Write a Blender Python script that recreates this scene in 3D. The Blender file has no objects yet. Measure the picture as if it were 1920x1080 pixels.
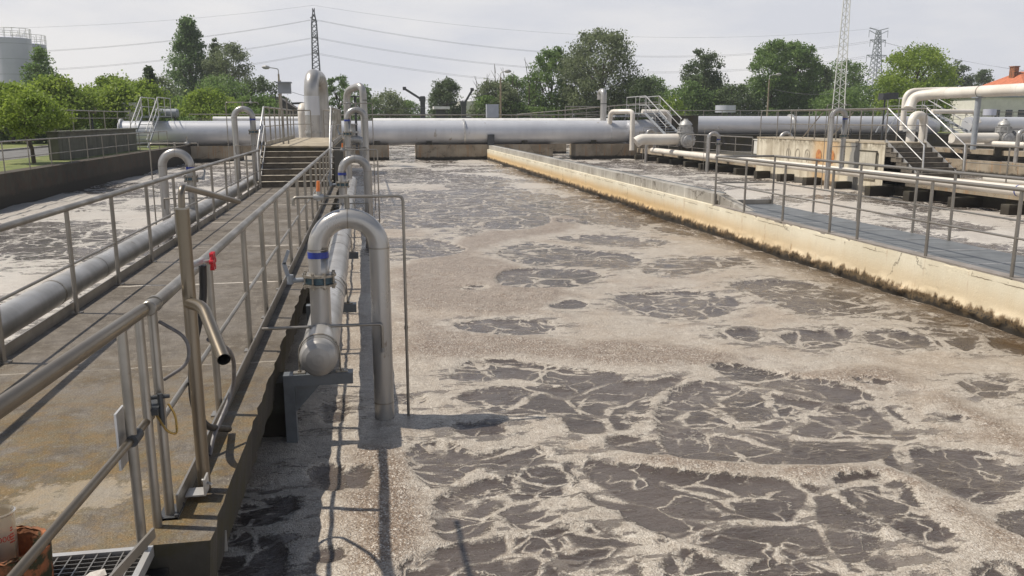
import bpy, math, random
import numpy as np
from mathutils import Vector, Matrix, Quaternion

# ---------------------------------------------------------------- camera, sky, sun, exposure
scene = bpy.context.scene
cam_d = bpy.data.cameras.new("camera"); cam = bpy.data.objects.new("camera", cam_d)
scene.collection.objects.link(cam); scene.camera = cam
cam_d.sensor_width = 36.0; cam_d.lens = 29.0625
cam_d.clip_start = 0.05; cam_d.clip_end = 3000
cam.location = (0, 0, 2.0)
cam.rotation_euler = (math.radians(90 - 11.594), 0, math.radians(-9.965))

SUN_DIR = Vector((-0.62, 0.165, 1.0)).normalized()          # towards the sun
elev = math.asin(SUN_DIR.z); azim = math.atan2(SUN_DIR.x, SUN_DIR.y)
world = bpy.data.worlds.new("World"); scene.world = world; world.use_nodes = True
wn = world.node_tree.nodes; wl = world.node_tree.links; wn.clear()
wo = wn.new('ShaderNodeOutputWorld'); bg = wn.new('ShaderNodeBackground'); bg.inputs['Strength'].default_value = 0.07
sky = wn.new('ShaderNodeTexSky'); sky.sky_type = 'NISHITA'; sky.sun_disc = False
sky.sun_elevation = elev; sky.sun_rotation = azim; sky.dust_density = 1.0; sky.air_density = 1.2; sky.ozone_density = 1.0
tc = wn.new('ShaderNodeTexCoord'); mp = wn.new('ShaderNodeMapping'); mp.inputs['Scale'].default_value = (1.6, 1.6, 6.0)
nz = wn.new('ShaderNodeTexNoise'); nz.inputs['Scale'].default_value = 1.7; nz.inputs['Detail'].default_value = 7; nz.inputs['Roughness'].default_value = 0.55
cr = wn.new('ShaderNodeValToRGB'); cr.color_ramp.elements[0].position = 0.40; cr.color_ramp.elements[1].position = 0.62
cr.color_ramp.elements[0].color = (9.2, 9.35, 10.1, 1); cr.color_ramp.elements[1].color = (11.6, 11.35, 11.3, 1)
mx = wn.new('ShaderNodeMixRGB'); sx = wn.new('ShaderNodeSeparateXYZ'); wl.new(tc.outputs['Generated'], sx.inputs[0])
mr = wn.new('ShaderNodeMapRange'); mr.interpolation_type = 'SMOOTHSTEP'; wl.new(sx.outputs['Z'], mr.inputs['Value'])       # hazy band near the horizon, clearer overhead
mr.inputs['From Min'].default_value = 0.33; mr.inputs['From Max'].default_value = 0.43; mr.inputs['To Min'].default_value = 0.95; mr.inputs['To Max'].default_value = 0.05
wl.new(mr.outputs['Result'], mx.inputs['Fac'])
wl.new(tc.outputs['Generated'], mp.inputs['Vector']); wl.new(mp.outputs['Vector'], nz.inputs['Vector'])
wl.new(nz.outputs['Fac'], cr.inputs['Fac']); wl.new(sky.outputs['Color'], mx.inputs['Color1'])
wl.new(cr.outputs['Color'], mx.inputs['Color2']); wl.new(mx.outputs['Color'], bg.inputs['Color']); wl.new(bg.outputs['Background'], wo.inputs['Surface'])
sun_d = bpy.data.lights.new("sun", 'SUN'); sun_d.energy = 4.6; sun_d.angle = math.radians(0.6); sun_d.color = (1.0, 0.93, 0.82)
sun = bpy.data.objects.new("sun", sun_d); scene.collection.objects.link(sun)
sun.rotation_euler = SUN_DIR.to_track_quat('Z', 'Y').to_euler(); sun.location = (-30, 10, 40)
scene.view_settings.view_transform = 'Standard'; scene.view_settings.look = 'None'
scene.view_settings.exposure = 0.15; scene.view_settings.gamma = 1.0
scene.cycles.max_bounces = 6; scene.cycles.sample_clamp_direct = 6.0; scene.cycles.sample_clamp_indirect = 4.0

# ---------------------------------------------------------------- helpers
col = scene.collection
WL = {}                      # world location of every parent, so that shapes can be given in world metres
def setp(o, label=None, cat=None, group=None, kind=None):
    if label: o['label'] = label
    if cat: o['category'] = cat
    if group: o['group'] = group
    if kind: o['kind'] = kind
    return o
def thing(name, label, cat, loc, group=None):
    o = bpy.data.objects.new(name, None); col.objects.link(o); o.location = loc; o.empty_display_size = 0.2
    WL[o.name] = Vector(loc); return setp(o, label, cat, group)
def kids(o): return [c for c in bpy.data.objects if c.parent == o]
def dup(o, loc=None, label=None, parent=None, scale=None, rz=None):
    c = o.copy(); col.objects.link(c)
    if parent is not None: c.parent = parent
    if loc is not None: c.location = loc; WL[c.name] = Vector(loc)
    if label: c['label'] = label
    if scale: c.scale = scale
    if rz is not None: c.rotation_euler = (0, 0, rz)
    for k in kids(o): dup(k, parent=c)
    return c
def fillet(pts, R, k=5):
    pts = [Vector(p) for p in pts]; out = [pts[0]]
    for i in range(1, len(pts)-1):
        a, b, c = pts[i-1], pts[i], pts[i+1]; u = (a-b); w = (c-b); r = min(R, u.length*.49, w.length*.49)
        p = b + u.normalized()*r; q = b + w.normalized()*r
        for j in range(k+1):
            t = j/k; out.append(p*(1-t)**2 + b*2*t*(1-t) + q*t*t)
    out.append(pts[-1]); return out
class MB:
    def __init__(s): s.v = []; s.f = []; s.s = []
    def quad(s, a, b, c, d): n = len(s.v); s.v += [a, b, c, d]; s.f.append((n, n+1, n+2, n+3)); s.s.append(False); return s
    def poly(s, pts): n = len(s.v); s.v += list(pts); s.f.append(tuple(range(n, n+len(pts)))); s.s.append(False); return s
    def box(s, x0, x1, y0, y1, z0, z1):
        n = len(s.v)
        s.v += [(x0,y0,z0),(x1,y0,z0),(x1,y1,z0),(x0,y1,z0),(x0,y0,z1),(x1,y0,z1),(x1,y1,z1),(x0,y1,z1)]
        for q in ((0,3,2,1),(4,5,6,7),(0,1,5,4),(1,2,6,5),(2,3,7,6),(3,0,4,7)): s.f.append(tuple(n+i for i in q)); s.s.append(False)
        return s
    def bar(s, a, b, w, h, up=(0,0,1)):        # rectangular bar between two points
        a = Vector(a); b = Vector(b); d = (b-a).normalized(); up = Vector(up)
        x = d.cross(up)
        if x.length < 1e-4: x = d.cross(Vector((0,1,0)))
        x.normalize(); y = x.cross(d).normalized(); n = len(s.v)
        for p in (a, b):
            for i, j in ((-1,-1),(1,-1),(1,1),(-1,1)): s.v.append(tuple(p + x*(i*w/2) + y*(j*h/2)))
        for q in ((0,1,2,3),(7,6,5,4),(0,4,5,1),(1,5,6,2),(2,6,7,3),(3,7,4,0)): s.f.append(tuple(n+i for i in q)); s.s.append(False)
        return s
    def tube(s, pts, r, n=12, caps=True, r2=None):
        pts = [Vector(p) for p in pts]; m = len(pts)
        rs = r if isinstance(r, (list, tuple)) else [r + ((r2 if r2 is not None else r) - r)*i/(m-1) for i in range(m)]
        d0 = (pts[1]-pts[0]).normalized(); a = Vector((0,0,1)) if abs(d0.z) < .9 else Vector((0,1,0))
        x = d0.cross(a).normalized(); prev = d0; base = len(s.v); rings = []
        for i, p in enumerate(pts):
            if i == 0: d = d0
            elif i == m-1: d = (pts[i]-pts[i-1]).normalized()
            else: d = ((pts[i]-pts[i-1]).normalized() + (pts[i+1]-pts[i]).normalized()); d = d.normalized() if d.length > 1e-6 else prev
            q = prev.rotation_difference(d); x = (q @ x); x = (x - d*x.dot(d)).normalized(); y = d.cross(x); prev = d
            ring = [tuple(p + (x*math.cos(t) + y*math.sin(t))*rs[i]) for t in (2*math.pi*k/n for k in range(n))]
            rings.append(ring); s.v += ring
        for i in range(m-1):
            for k in range(n):
                k2 = (k+1) % n; s.f.append((base+i*n+k, base+i*n+k2, base+(i+1)*n+k2, base+(i+1)*n+k)); s.s.append(True)
        if caps:
            s.poly(rings[0][::-1]); s.poly(rings[-1])
        return s
    def lathe(s, p, axis, prof, n=20):         # profile: (distance along the axis, radius)
        p = Vector(p); d = Vector(axis).normalized()
        a = Vector((0,0,1)) if abs(d.z) < .9 else Vector((0,1,0)); x = d.cross(a).normalized(); y = d.cross(x)
        for (h0, r0), (h1, r1) in zip(prof[:-1], prof[1:]):
            b = len(s.v)
            for h, r in ((h0, r0), (h1, r1)):
                for k in range(n):
                    t = 2*math.pi*k/n; s.v.append(tuple(p + d*h + (x*math.cos(t)+y*math.sin(t))*max(r, 1e-4)))
            for k in range(n): s.f.append((b+k, b+n+k, b+n+(k+1)%n, b+(k+1)%n)); s.s.append(True)
        return s
    def build(s, name, mat, parent=None, label=None, cat=None, group=None, kind=None, origin=None):
        V = np.array(s.v, dtype=np.float32).reshape(-1, 3)
        if parent is not None: o0 = np.array(WL[parent.name])
        elif origin is not None: o0 = np.array(origin)
        else: lo, hi = V.min(0), V.max(0); o0 = np.array([(lo[0]+hi[0])/2, (lo[1]+hi[1])/2, lo[2]])
        root = o0
        me = bpy.data.meshes.new(name); me.from_pydata((V - o0).tolist(), [], s.f)
        me.polygons.foreach_set('use_smooth', s.s); me.materials.append(mat); me.update()
        o = bpy.data.objects.new(name, me); col.objects.link(o)
        if parent is not None:
            o.parent = parent; WL[o.name] = WL[parent.name]
        else: o.location = tuple(float(t) for t in root); WL[o.name] = Vector(tuple(float(t) for t in root))
        return setp(o, label, cat, group, kind)

# ---------------------------------------------------------------- materials
def newmat(name):
    m = bpy.data.materials.new(name); m.use_nodes = True; nt = m.node_tree
    return m, nt, nt.nodes['Principled BSDF']
class G:                                        # small node-graph writer
    def __init__(s, nt):
        s.nt = nt; s.n = nt.nodes; s.l = nt.links
        g = s.n.new('ShaderNodeNewGeometry'); s.P = g.outputs['Position']; s.N = g.outputs['Normal']
    def put(s, sock, v):
        if hasattr(v, 'is_linked') or isinstance(v, bpy.types.NodeSocket): s.l.new(v, sock)
        else: sock.default_value = v
    def map(s, v, sc=(1,1,1), loc=(0,0,0), rot=(0,0,0)):
        m = s.n.new('ShaderNodeMapping'); s.l.new(v, m.inputs['Vector'])
        m.inputs['Scale'].default_value = sc; m.inputs['Location'].default_value = loc; m.inputs['Rotation'].default_value = rot; return m.outputs['Vector']
    def noise(s, v, sc, det=4, rough=.55, color=False):
        t = s.n.new('ShaderNodeTexNoise'); s.l.new(v, t.inputs['Vector']); t.inputs['Scale'].default_value = sc
        t.inputs['Detail'].default_value = det; t.inputs['Roughness'].default_value = rough
        return t.outputs['Color' if color else 'Fac']
    def vor(s, v, sc, feat='F1', out='Distance', rnd=1.0):
        t = s.n.new('ShaderNodeTexVoronoi'); t.feature = feat; s.l.new(v, t.inputs['Vector']); t.inputs['Scale'].default_value = sc
        t.inputs['Randomness'].default_value = rnd; return t.outputs[out]
    def m(s, op, a, b=0.0, c=0.0, clamp=False):
        t = s.n.new('ShaderNodeMath'); t.operation = op; t.use_clamp = clamp
        s.put(t.inputs[0], a); s.put(t.inputs[1], b)
        if op in ('MULTIPLY_ADD',): s.put(t.inputs[2], c)
        return t.outputs[0]
    def ss(s, v, a, b, lo=0.0, hi=1.0):         # smoothstep
        t = s.n.new('ShaderNodeMapRange'); t.interpolation_type = 'SMOOTHSTEP'; s.put(t.inputs['Value'], v)
        s.put(t.inputs['From Min'], a); s.put(t.inputs['From Max'], b); t.inputs['To Min'].default_value = lo; t.inputs['To Max'].default_value = hi
        return t.outputs['Result']
    def mix(s, f, a, b, mode='MIX'):
        t = s.n.new('ShaderNodeMixRGB'); t.blend_type = mode; s.put(t.inputs['Fac'], f)
        s.put(t.inputs['Color1'], a if not isinstance(a, tuple) or len(a) == 4 else a+(1,)); s.put(t.inputs['Color2'], b if not isinstance(b, tuple) or len(b) == 4 else b+(1,)); return t.outputs['Color']
    def vadd(s, a, b, sc):
        t = s.n.new('ShaderNodeVectorMath'); t.operation = 'MULTIPLY_ADD'; s.l.new(b, t.inputs[0]); t.inputs[1].default_value = (sc, sc, sc); s.l.new(a, t.inputs[2]); return t.outputs[0]
    def xyz(s, v):
        t = s.n.new('ShaderNodeSeparateXYZ'); s.l.new(v, t.inputs[0]); return t.outputs
    def bump(s, h, strength, dist, nrm=None):
        t = s.n.new('ShaderNodeBump'); t.inputs['Strength'].default_value = strength; t.inputs['Distance'].default_value = dist
        s.put(t.inputs['Height'], h)
        if nrm is not None: s.l.new(nrm, t.inputs['Normal'])
        return t.outputs['Normal']
    def attr(s, name):
        t = s.n.new('ShaderNodeAttribute'); t.attribute_name = name; return t.outputs['Fac']
def simple(name, c1, c2, rough=.6, metal=0.0, sc=3.0, bump=.0, bsc=40, dist=.01, stretch=(1,1,1), rv=.1, spots=None, spec=None):
    m, nt, bs = newmat(name); g = G(nt); v = g.map(g.P, stretch)
    n = g.noise(v, sc, 6, .6); f = g.ss(n, .35, .68); c = g.mix(f, c1, c2)
    if spots:
        k = g.noise(v, spots[1], 6, .65); c = g.mix(g.ss(k, spots[2], spots[2]+.08), c, spots[0])
    g.l.new(c, bs.inputs['Base Color']); bs.inputs['Metallic'].default_value = metal
    g.l.new(g.ss(n, .3, .7, rough-rv, rough+rv), bs.inputs['Roughness'])
    if spec is not None: bs.inputs['Specular IOR Level'].default_value = spec
    if bump: g.l.new(g.bump(g.noise(v, bsc, 5, .6), bump, dist), bs.inputs['Normal'])
    return m
M = {}
M['steel'] = simple('stainless_steel', (.33,.305,.27), (.25,.23,.20), .42, .75, 2.5, .12, 120, .002, (1,1,1), .1, ((.13,.09,.055), 14, .66))
M['warm_steel'] = simple('heat_tinted_steel', (.225,.19,.145), (.15,.122,.09), .36, .8, 1.2, .08, 60, .002, (1,1,.5), .06)
M['pale_steel'] = simple('bright_steel', (.58,.57,.55), (.40,.39,.38), .42, .55, 4, .1, 90, .002)
M['pipe'] = simple('silver_pipe', (.44,.425,.405), (.33,.315,.295), .36, .5, 2.0, .15, 18, .004, (1,1,.35), .09, ((.20,.165,.125), 6, .63))
M['tank_pipe'] = simple('big_silver_pipe', (.60,.605,.625), (.51,.515,.54), .38, .3, .8, .08, 3, .02, (1,1,.3), .06, ((.33,.30,.26), 2.2, .64))
M['blue_pipe'] = simple('bluish_silver_pipe', (.56,.565,.585), (.48,.485,.51), .40, .25, .35, .08, 3, .02)
M['cream_pipe'] = simple('cream_pipe', (.72,.68,.61), (.60,.55,.48), .45, .0, .8, .1, 10, .01, (1,1,1), .08, ((.36,.31,.25), 3, .69))
M['cast'] = simple('galvanised_casting', (.45,.445,.43), (.28,.275,.265), .5, .4, 6, .25, 40, .01)
M['bracket'] = simple('grey_coated_steel', (.155,.17,.185), (.11,.12,.13), .45, .2, 5, .1, 50, .003)
M['grey_paint'] = simple('grey_paint', (.30,.32,.35), (.24,.26,.28), .5, .1, 3, .1, 40, .003)
M['white_paint'] = simple('white_paint', (.72,.71,.69), (.60,.59,.57), .5, 0, 2)
M['blue'] = simple('blue_band', (.02,.045,.30), (.02,.035,.22), .4, 0, 6)
M['valve_blue'] = simple('valve_blue', (.06,.12,.15), (.04,.07,.09), .45, .1, 20)
M['orange'] = simple('orange_grip', (.75,.22,.05), (.62,.16,.04), .45, 0, 9)
M['red'] = simple('red_enamel', (.45,.012,.02), (.34,.01,.02), .35, 0, 9)
M['black'] = simple('black_rubber', (.012,.012,.014), (.022,.021,.02), .5, 0, 20)
M['grey_hose'] = simple('grey_hose', (.16,.15,.15), (.11,.1,.1), .5, 0, 20)
M['brass'] = simple('brass', (.42,.27,.08), (.3,.19,.06), .35, .8, 20)
M['dark_metal'] = simple('dark_metal', (.05,.055,.06), (.08,.08,.085), .5, .4, 9)
M['bolt'] = simple('zinc_bolts', (.40,.37,.32), (.22,.19,.15), .45, .7, 30)
M['silo'] = simple('silo_sheet', (.50,.51,.58), (.44,.45,.52), .45, .15, .25)
M['bark'] = simple('bark', (.11,.09,.065), (.055,.043,.03), .9, 0, 9, .6, 30, .02, (1,1,.25))
M['asphalt'] = simple('asphalt', (.16,.155,.15), (.11,.107,.10), .9, 0, 2, .3, 60, .01)
M['grass_ground'] = simple('grass_ground', (.17,.19,.055), (.09,.115,.03), .95, 0, .8, .5, 15, .05, (1,1,1), .05, ((.28,.25,.12), 1.5, .58))
M['brick'] = simple('fired_clay', (.38,.125,.045), (.19,.08,.035), .85, 0, 8, .6, 50, .01, (1,1,1), .05, ((.035,.035,.012), 6, .5))
M['roof'] = simple('orange_roof_tile', (.50,.155,.07), (.38,.115,.055), .8, 0, 2, .3, 20, .03)
M['render'] = simple('pale_render', (.72,.70,.64), (.62,.60,.55), .85, 0, 1)
M['glass'] = simple('dark_glass', (.03,.035,.045), (.05,.055,.06), .12, 0, 2)
M['shed'] = simple('weathered_shed', (.14,.125,.115), (.07,.065,.06), .8, 0, 2)
M['clad'] = simple('pale_cladding', (.36,.38,.42), (.28,.30,.34), .6, .1, .5)

def deck_mat():
    m, nt, bs = newmat('stained_deck_concrete'); g = G(nt); X, Y, Z = g.xyz(g.P)[0], g.xyz(g.P)[1], g.xyz(g.P)[2]
    a = g.noise(g.P, 1.3, 8, .62); b = g.noise(g.P, 9, 8, .7); c = g.noise(g.P, 48, 4, .7)
    base = g.mix(g.ss(a, .38, .62), (.145,.122,.095), (.082,.066,.049))
    base = g.mix(g.ss(b, .45, .70), base, (.20,.172,.138))
    moss = g.m('MULTIPLY', g.ss(Y, 8.2, 4.6), g.ss(g.noise(g.P, 3.2, 8, .72), .38, .56))
    base = g.mix(g.m('MULTIPLY', moss, .72), base, g.mix(g.ss(b, .42, .6), (.20,.115,.018), (.12,.085,.022)))
    chips = g.m('MULTIPLY', g.ss(c, .60, .70), g.ss(g.noise(g.P, 5, 4, .6), .42, .6))
    base = g.mix(g.m('MULTIPLY', chips, .7), base, (.47,.42,.34))
    gt_ = g.noise(g.P, 95, 3, .8); base = g.mix(g.m('MULTIPLY', g.ss(gt_, .50, .38), .6), base, (.05,.04,.03)); base = g.mix(g.m('MULTIPLY', g.ss(gt_, .55, .68), .5), base, (.36,.32,.26))
    gk = g.noise(g.map(g.P, (1.2, .5, 1)), 4.5, 7, .72); base = g.mix(g.m('MULTIPLY', g.ss(gk, .48, .36), .5), base, (.06,.047,.035))
    wr = g.vadd(g.P, g.noise(g.P, 2.5, 4, .6, True), .16)
    for k, (wid, amt) in {6.93: (.02, .4), 10.52: (.035, .85), 13.62: (.045, .85), 16.9: (.05,.7), 20.2: (.06,.6), 23.4: (.06,.6)}.items():   # lime along the slab joints
        d = g.m('ABSOLUTE', g.m('SUBTRACT', g.xyz(wr)[1], k+.08)); ln = g.m('MULTIPLY', g.ss(d, wid, wid*.3), g.ss(g.noise(g.P, 1.7, 3), .38, .55))
        base = g.mix(g.m('MULTIPLY', ln, amt), base, (.55,.50,.43))
    # pale efflorescence patch on the deck
    q = g.m('ADD', g.m('POWER', g.m('MULTIPLY', g.m('SUBTRACT', X, -1.60), 1/.34), 2.0), g.m('POWER', g.m('MULTIPLY', g.m('SUBTRACT', Y, 4.50), 1/.22), 2.0))
    pf = g.ss(g.m('ADD', q, g.m('MULTIPLY', g.m('SUBTRACT', b, .5), 6.0)), 1.2, .5)
    base = g.mix(g.m('MULTIPLY', pf, .45), base, (.40,.345,.265))
    g.l.new(base, bs.inputs['Base Color']); g.l.new(g.ss(a, .35, .65, .5, .85), bs.inputs['Roughness'])
    n1 = g.bump(b, .6, .02); g.l.new(g.bump(c, .9, .008, n1), bs.inputs['Normal']); return m
M['deck'] = deck_mat()
def conc(name, c1, c2, dark=(.05,.043,.03), damp_z=None, streak=.5, moss=None, cracks=True):
    m, nt, bs = newmat(name); g = G(nt); z = g.xyz(g.P)[2]
    a = g.noise(g.P, .9, 8, .62); st = g.noise(g.map(g.P, (3.2, 3.2, .22)), 2.2, 6, .65); f = g.noise(g.P, 30, 5, .7)
    c = g.mix(g.ss(a, .38, .64), c1, c2)
    c = g.mix(g.m('MULTIPLY', g.ss(st, .52, .70), streak), c, dark)
    c = g.mix(g.m('MULTIPLY', g.ss(f, .56, .7), .25), c, tuple(min(1, t*1.5) for t in c1))
    if cracks:
        w = g.vadd(g.P, g.noise(g.P, 1.8, 5, .7, True), .6)
        e = g.vor(w, .55, 'DISTANCE_TO_EDGE'); cr = g.m('MULTIPLY', g.ss(e, .010, .003), g.ss(a, .42, .55))
        c = g.mix(g.m('MULTIPLY', cr, .8), c, (.06,.045,.03))
    if moss: c = g.mix(g.m('MULTIPLY', g.ss(g.noise(g.P, 2.5, 6, .7), .45, .6), .8), c, moss)
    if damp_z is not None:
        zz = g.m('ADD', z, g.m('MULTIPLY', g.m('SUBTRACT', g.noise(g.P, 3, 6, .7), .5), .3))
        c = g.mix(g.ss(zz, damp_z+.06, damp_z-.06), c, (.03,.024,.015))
    g.l.new(c, bs.inputs['Base Color']); bs.inputs['Roughness'].default_value = .85
    n1 = g.bump(a, .35, .05); g.l.new(g.bump(f, .5, .01, n1), bs.inputs['Normal']); return m
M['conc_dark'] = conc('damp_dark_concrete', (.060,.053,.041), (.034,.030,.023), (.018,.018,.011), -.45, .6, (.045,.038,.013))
M['conc_olive'] = conc('shaded_olive_concrete', (.135,.135,.10), (.085,.085,.065), (.04,.04,.03), None, .6, cracks=False)
M['conc_pale'] = conc('pale_streaked_concrete', (.50,.47,.39), (.34,.31,.25), (.14,.115,.08), -.4, .6)
M['conc_grey'] = conc('grey_streaked_concrete', (.36,.34,.30), (.24,.22,.19), (.58,.55,.50), None, .65)
M['conc_pier'] = conc('pier_concrete', (.33,.28,.21), (.21,.17,.12), (.30,.14,.04), -.5, .7)
M['conc_left'] = conc('mossy_bank_concrete', (.060,.052,.036), (.034,.029,.02), (.02,.018,.012), -.3, .6, (.06,.036,.022))
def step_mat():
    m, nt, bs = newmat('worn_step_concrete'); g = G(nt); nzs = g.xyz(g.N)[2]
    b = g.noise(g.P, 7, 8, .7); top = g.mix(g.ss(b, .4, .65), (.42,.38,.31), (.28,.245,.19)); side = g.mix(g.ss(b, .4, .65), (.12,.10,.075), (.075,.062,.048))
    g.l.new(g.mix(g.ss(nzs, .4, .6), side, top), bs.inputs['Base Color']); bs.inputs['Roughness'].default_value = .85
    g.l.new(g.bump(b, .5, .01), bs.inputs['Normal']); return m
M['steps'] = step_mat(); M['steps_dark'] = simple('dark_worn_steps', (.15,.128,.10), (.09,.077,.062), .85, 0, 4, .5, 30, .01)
def tankwall():
    m, nt, bs = newmat('cream_tank_wall'); g = G(nt); z = g.xyz(g.P)[2]
    a = g.noise(g.P, .8, 8, .62); n2 = g.noise(g.P, 5, 8, .72); f = g.noise(g.P, 26, 6, .7)
    st = g.noise(g.map(g.P, (2.6, 2.6, .18)), 3.0, 6, .65)
    top = g.mix(g.ss(a, .36, .62), (.68,.63,.50), (.60,.54,.41))
    zz = g.m('ADD', z, g.m('ADD', g.m('MULTIPLY', g.m('SUBTRACT', a, .5), .22), g.m('MULTIPLY', g.m('SUBTRACT', st, .5), .18)))
    far = g.ss(g.xyz(g.P)[1], 11.0, 24.0)
    och = g.m('MULTIPLY', g.ss(zz, -.10, -.40), g.m('ADD', .35, g.m('MULTIPLY', far, .5)))
    c = g.mix(och, top, (.52,.345,.15))
    c = g.mix(g.m('MULTIPLY', g.ss(st, .56, .68), g.m('MULTIPLY', g.ss(n2, .4, .6), .45)), c, (.33,.16,.05))
    chip = g.m('MULTIPLY', g.ss(z, -.16, -.02), g.ss(n2, .60, .66)); c = g.mix(g.m('MULTIPLY', chip, .8), c, (.13,.09,.055))
    w = g.vadd(g.P, g.noise(g.P, 2.2, 6, .75, True), .5)
    e = g.vor(g.map(w, (1, 1, .55)), .8, 'DISTANCE_TO_EDGE'); cr = g.m('MULTIPLY', g.ss(e, .008, .002), g.ss(g.noise(g.P, .5, 3), .50, .60))
    c = g.mix(g.m('MULTIPLY', cr, .65), c, (.05,.035,.022))
    # hairline just under the coping
    hz = g.m('ABSOLUTE', g.m('ADD', g.m('ADD', z, .075), g.m('MULTIPLY', g.m('SUBTRACT', n2, .5), .05)))
    c = g.mix(g.m('MULTIPLY', g.ss(hz, .010, .003), g.m('MULTIPLY', g.ss(g.noise(g.P, 1.6, 4), .45, .58), .8)), c, (.10,.07,.04))
    za = g.m('ADD', z, g.m('ADD', g.m('MULTIPLY', g.m('SUBTRACT', n2, .5), .30), g.m('MULTIPLY', g.m('SUBTRACT', st, .5), .30)))
    c = g.mix(g.ss(za, -.45, -.53), c, (.15,.095,.045))
    c = g.mix(g.ss(za, -.50, -.55), c, g.mix(g.ss(g.vor(g.P, 22), .25, .42), (.020,.015,.010), (.085,.058,.028)))
    c = g.mix(g.ss(za, -.57, -.63), c, (.022,.017,.011))
    g.l.new(c, bs.inputs['Base Color']); bs.inputs['Roughness'].default_value = .8
    n1 = g.bump(n2, .4, .02); g.l.new(g.bump(f, .5, .008, n1), bs.inputs['Normal']); return m
M['tankwall'] = tankwall()
def foam_mat():
    m, nt, bs = newmat('aerated_sludge_water'); g = G(nt); P = g.P; X, Y, Z = g.xyz(P)
    sd = g.attr('sd'); fr = g.attr('fr')
    nA = g.noise(P, 2.4, 6, .68); nB = g.noise(P, 9, 5, .7); nC = g.noise(P, .9, 3, .5); nD = g.noise(P, 30, 4, .7)
    e = g.m('ADD', g.m('ADD', sd, .035), g.m('ADD', g.m('MULTIPLY', g.m('SUBTRACT', nA, .5), .20), g.m('ADD', g.m('MULTIPLY', g.m('SUBTRACT', nB, .5), .15), g.m('MULTIPLY', g.m('SUBTRACT', nD, .5), .13))))
    dark_area = g.ss(e, -.016, .020)
    W = g.map(g.vadd(g.vadd(P, g.noise(P, 1.2, 2, .5, True), .55), g.noise(P, 9, 4, .7, True), .07), (1, 1, .01))
    def ridge(sc, w, det=3, off=(0,0,0), st=(1,1,.01)):
        n = g.noise(g.map(W, st, off), sc, det, .55); return g.ss(g.m('ABSOLUTE', g.m('SUBTRACT', n, .5)), w, 0.0)
    v1 = g.vor(W, 1.05, 'DISTANCE_TO_EDGE'); rag = g.m('MULTIPLY', g.m('SUBTRACT', nD, .5), .035); v1 = g.m('ADD', v1, rag); t1 = g.m('MULTIPLY', g.ss(nC, .33, .56), .058); vein1 = g.ss(v1, t1, g.m('ADD', t1, -.03))
    v2 = g.vor(g.map(W, (.8, 1.15, .01), (3, 7, 0)), 2.6, 'DISTANCE_TO_EDGE'); t2 = g.m('MULTIPLY', g.ss(g.noise(P, 1.2, 3), .44, .60), .075); vein1 = g.m('MAXIMUM', vein1, g.ss(g.m('ADD', v2, g.m('MULTIPLY', rag, 1.5)), t2, g.m('ADD', t2, -.045)))
    r1 = g.m('MULTIPLY', ridge(1.3, .020), g.ss(g.noise(P, 1.9, 3), .38, .50))
    r2 = g.m('MULTIPLY', ridge(2.6, .020, 4, (5, 2, 0), (.7, 1.35, .01)), g.ss(g.noise(g.map(P, (1,1,1), (9,4,0)), 1.3, 3), .50, .62))
    r3 = g.m('MULTIPLY', ridge(5.0, .026, 4, (1, 8, 0), (.6, 1.4, .01)), g.ss(g.noise(g.map(P, (1,1,1), (2,14,0)), 1.0, 3), .54, .66))
    fleck = g.m('MULTIPLY', g.ss(g.noise(g.map(P, (.7, 2.2, .01), (0,0,0), (0,0,.30)), 11, 6, .78), .585, .64), g.ss(g.noise(g.map(P, (1,1,1), (7,7,0)), 1.1, 3), .38, .50))
    fl2 = g.ss(g.noise(g.map(P, (.8, 1.5, .01), (3,0,0), (0,0,.30)), 30, 5, .75), .60, .67)
    vein = g.m('MAXIMUM', g.m('MAXIMUM', vein1, g.m('MAXIMUM', r1, r2)), g.m('MAXIMUM', r3, g.m('MAXIMUM', g.m('MULTIPLY', fleck, .85), g.m('MULTIPLY', fl2, .6))))
    foam = g.m('SUBTRACT', 1.0, g.m('MULTIPLY', dark_area, g.m('SUBTRACT', 1.0, vein)))
    gapn = g.noise(g.map(P, (.8, 1.5, .01), (4,4,0)), 3.0, 6, .7)
    gaps = g.m('MULTIPLY', g.ss(gapn, .515, .575), g.m('MULTIPLY', g.ss(sd, -.50, -.15), g.ss(fr, .3, 0.0)))
    foam = g.m('MULTIPLY', foam, g.m('SUBTRACT', 1.0, g.m('MULTIPLY', gaps, .75)))
    B = g.map(g.vadd(P, g.noise(P, 40, 2, .5, True), .010), (1, 1, .5))
    bub = g.vor(B, 105, 'SMOOTH_F1'); bc = g.xyz(g.vor(B, 105, 'F1', 'Color')); bcol = bc[0]; big = g.vor(B, 40, 'SMOOTH_F1')
    frz = g.ss(g.m('ADD', fr, g.m('ADD', g.m('MULTIPLY', g.m('SUBTRACT', g.noise(P, 1.4, 5, .65), .5), 1.7), g.m('MULTIPLY', g.m('SUBTRACT', nB, .5), .8))), .15, 1.15)
    inner = g.m('MULTIPLY', g.ss(g.m('ADD', sd, g.m('MULTIPLY', g.m('SUBTRACT', nA, .5), .45)), -.10, -.36), g.ss(g.noise(P, .7, 4, .6), .40, .60))                 # older tan foam away from the open water
    grey = g.mix(g.ss(nB, .35, .65), (.475,.42,.35), (.37,.315,.255)); tanf = g.mix(g.ss(nA, .36, .64), (.375,.30,.225), (.265,.198,.14))
    fc = g.mix(g.m('MULTIPLY', inner, .9), grey, tanf)
    fc = g.mix(frz, fc, g.mix(g.ss(nB, .35, .65), (.26,.185,.128), (.175,.115,.072)))
    fc = g.mix(g.m('MULTIPLY', g.ss(bcol, .30, .0), g.m('ADD', .30, g.m('MULTIPLY', frz, .35))), fc, (.14,.095,.06))
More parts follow.
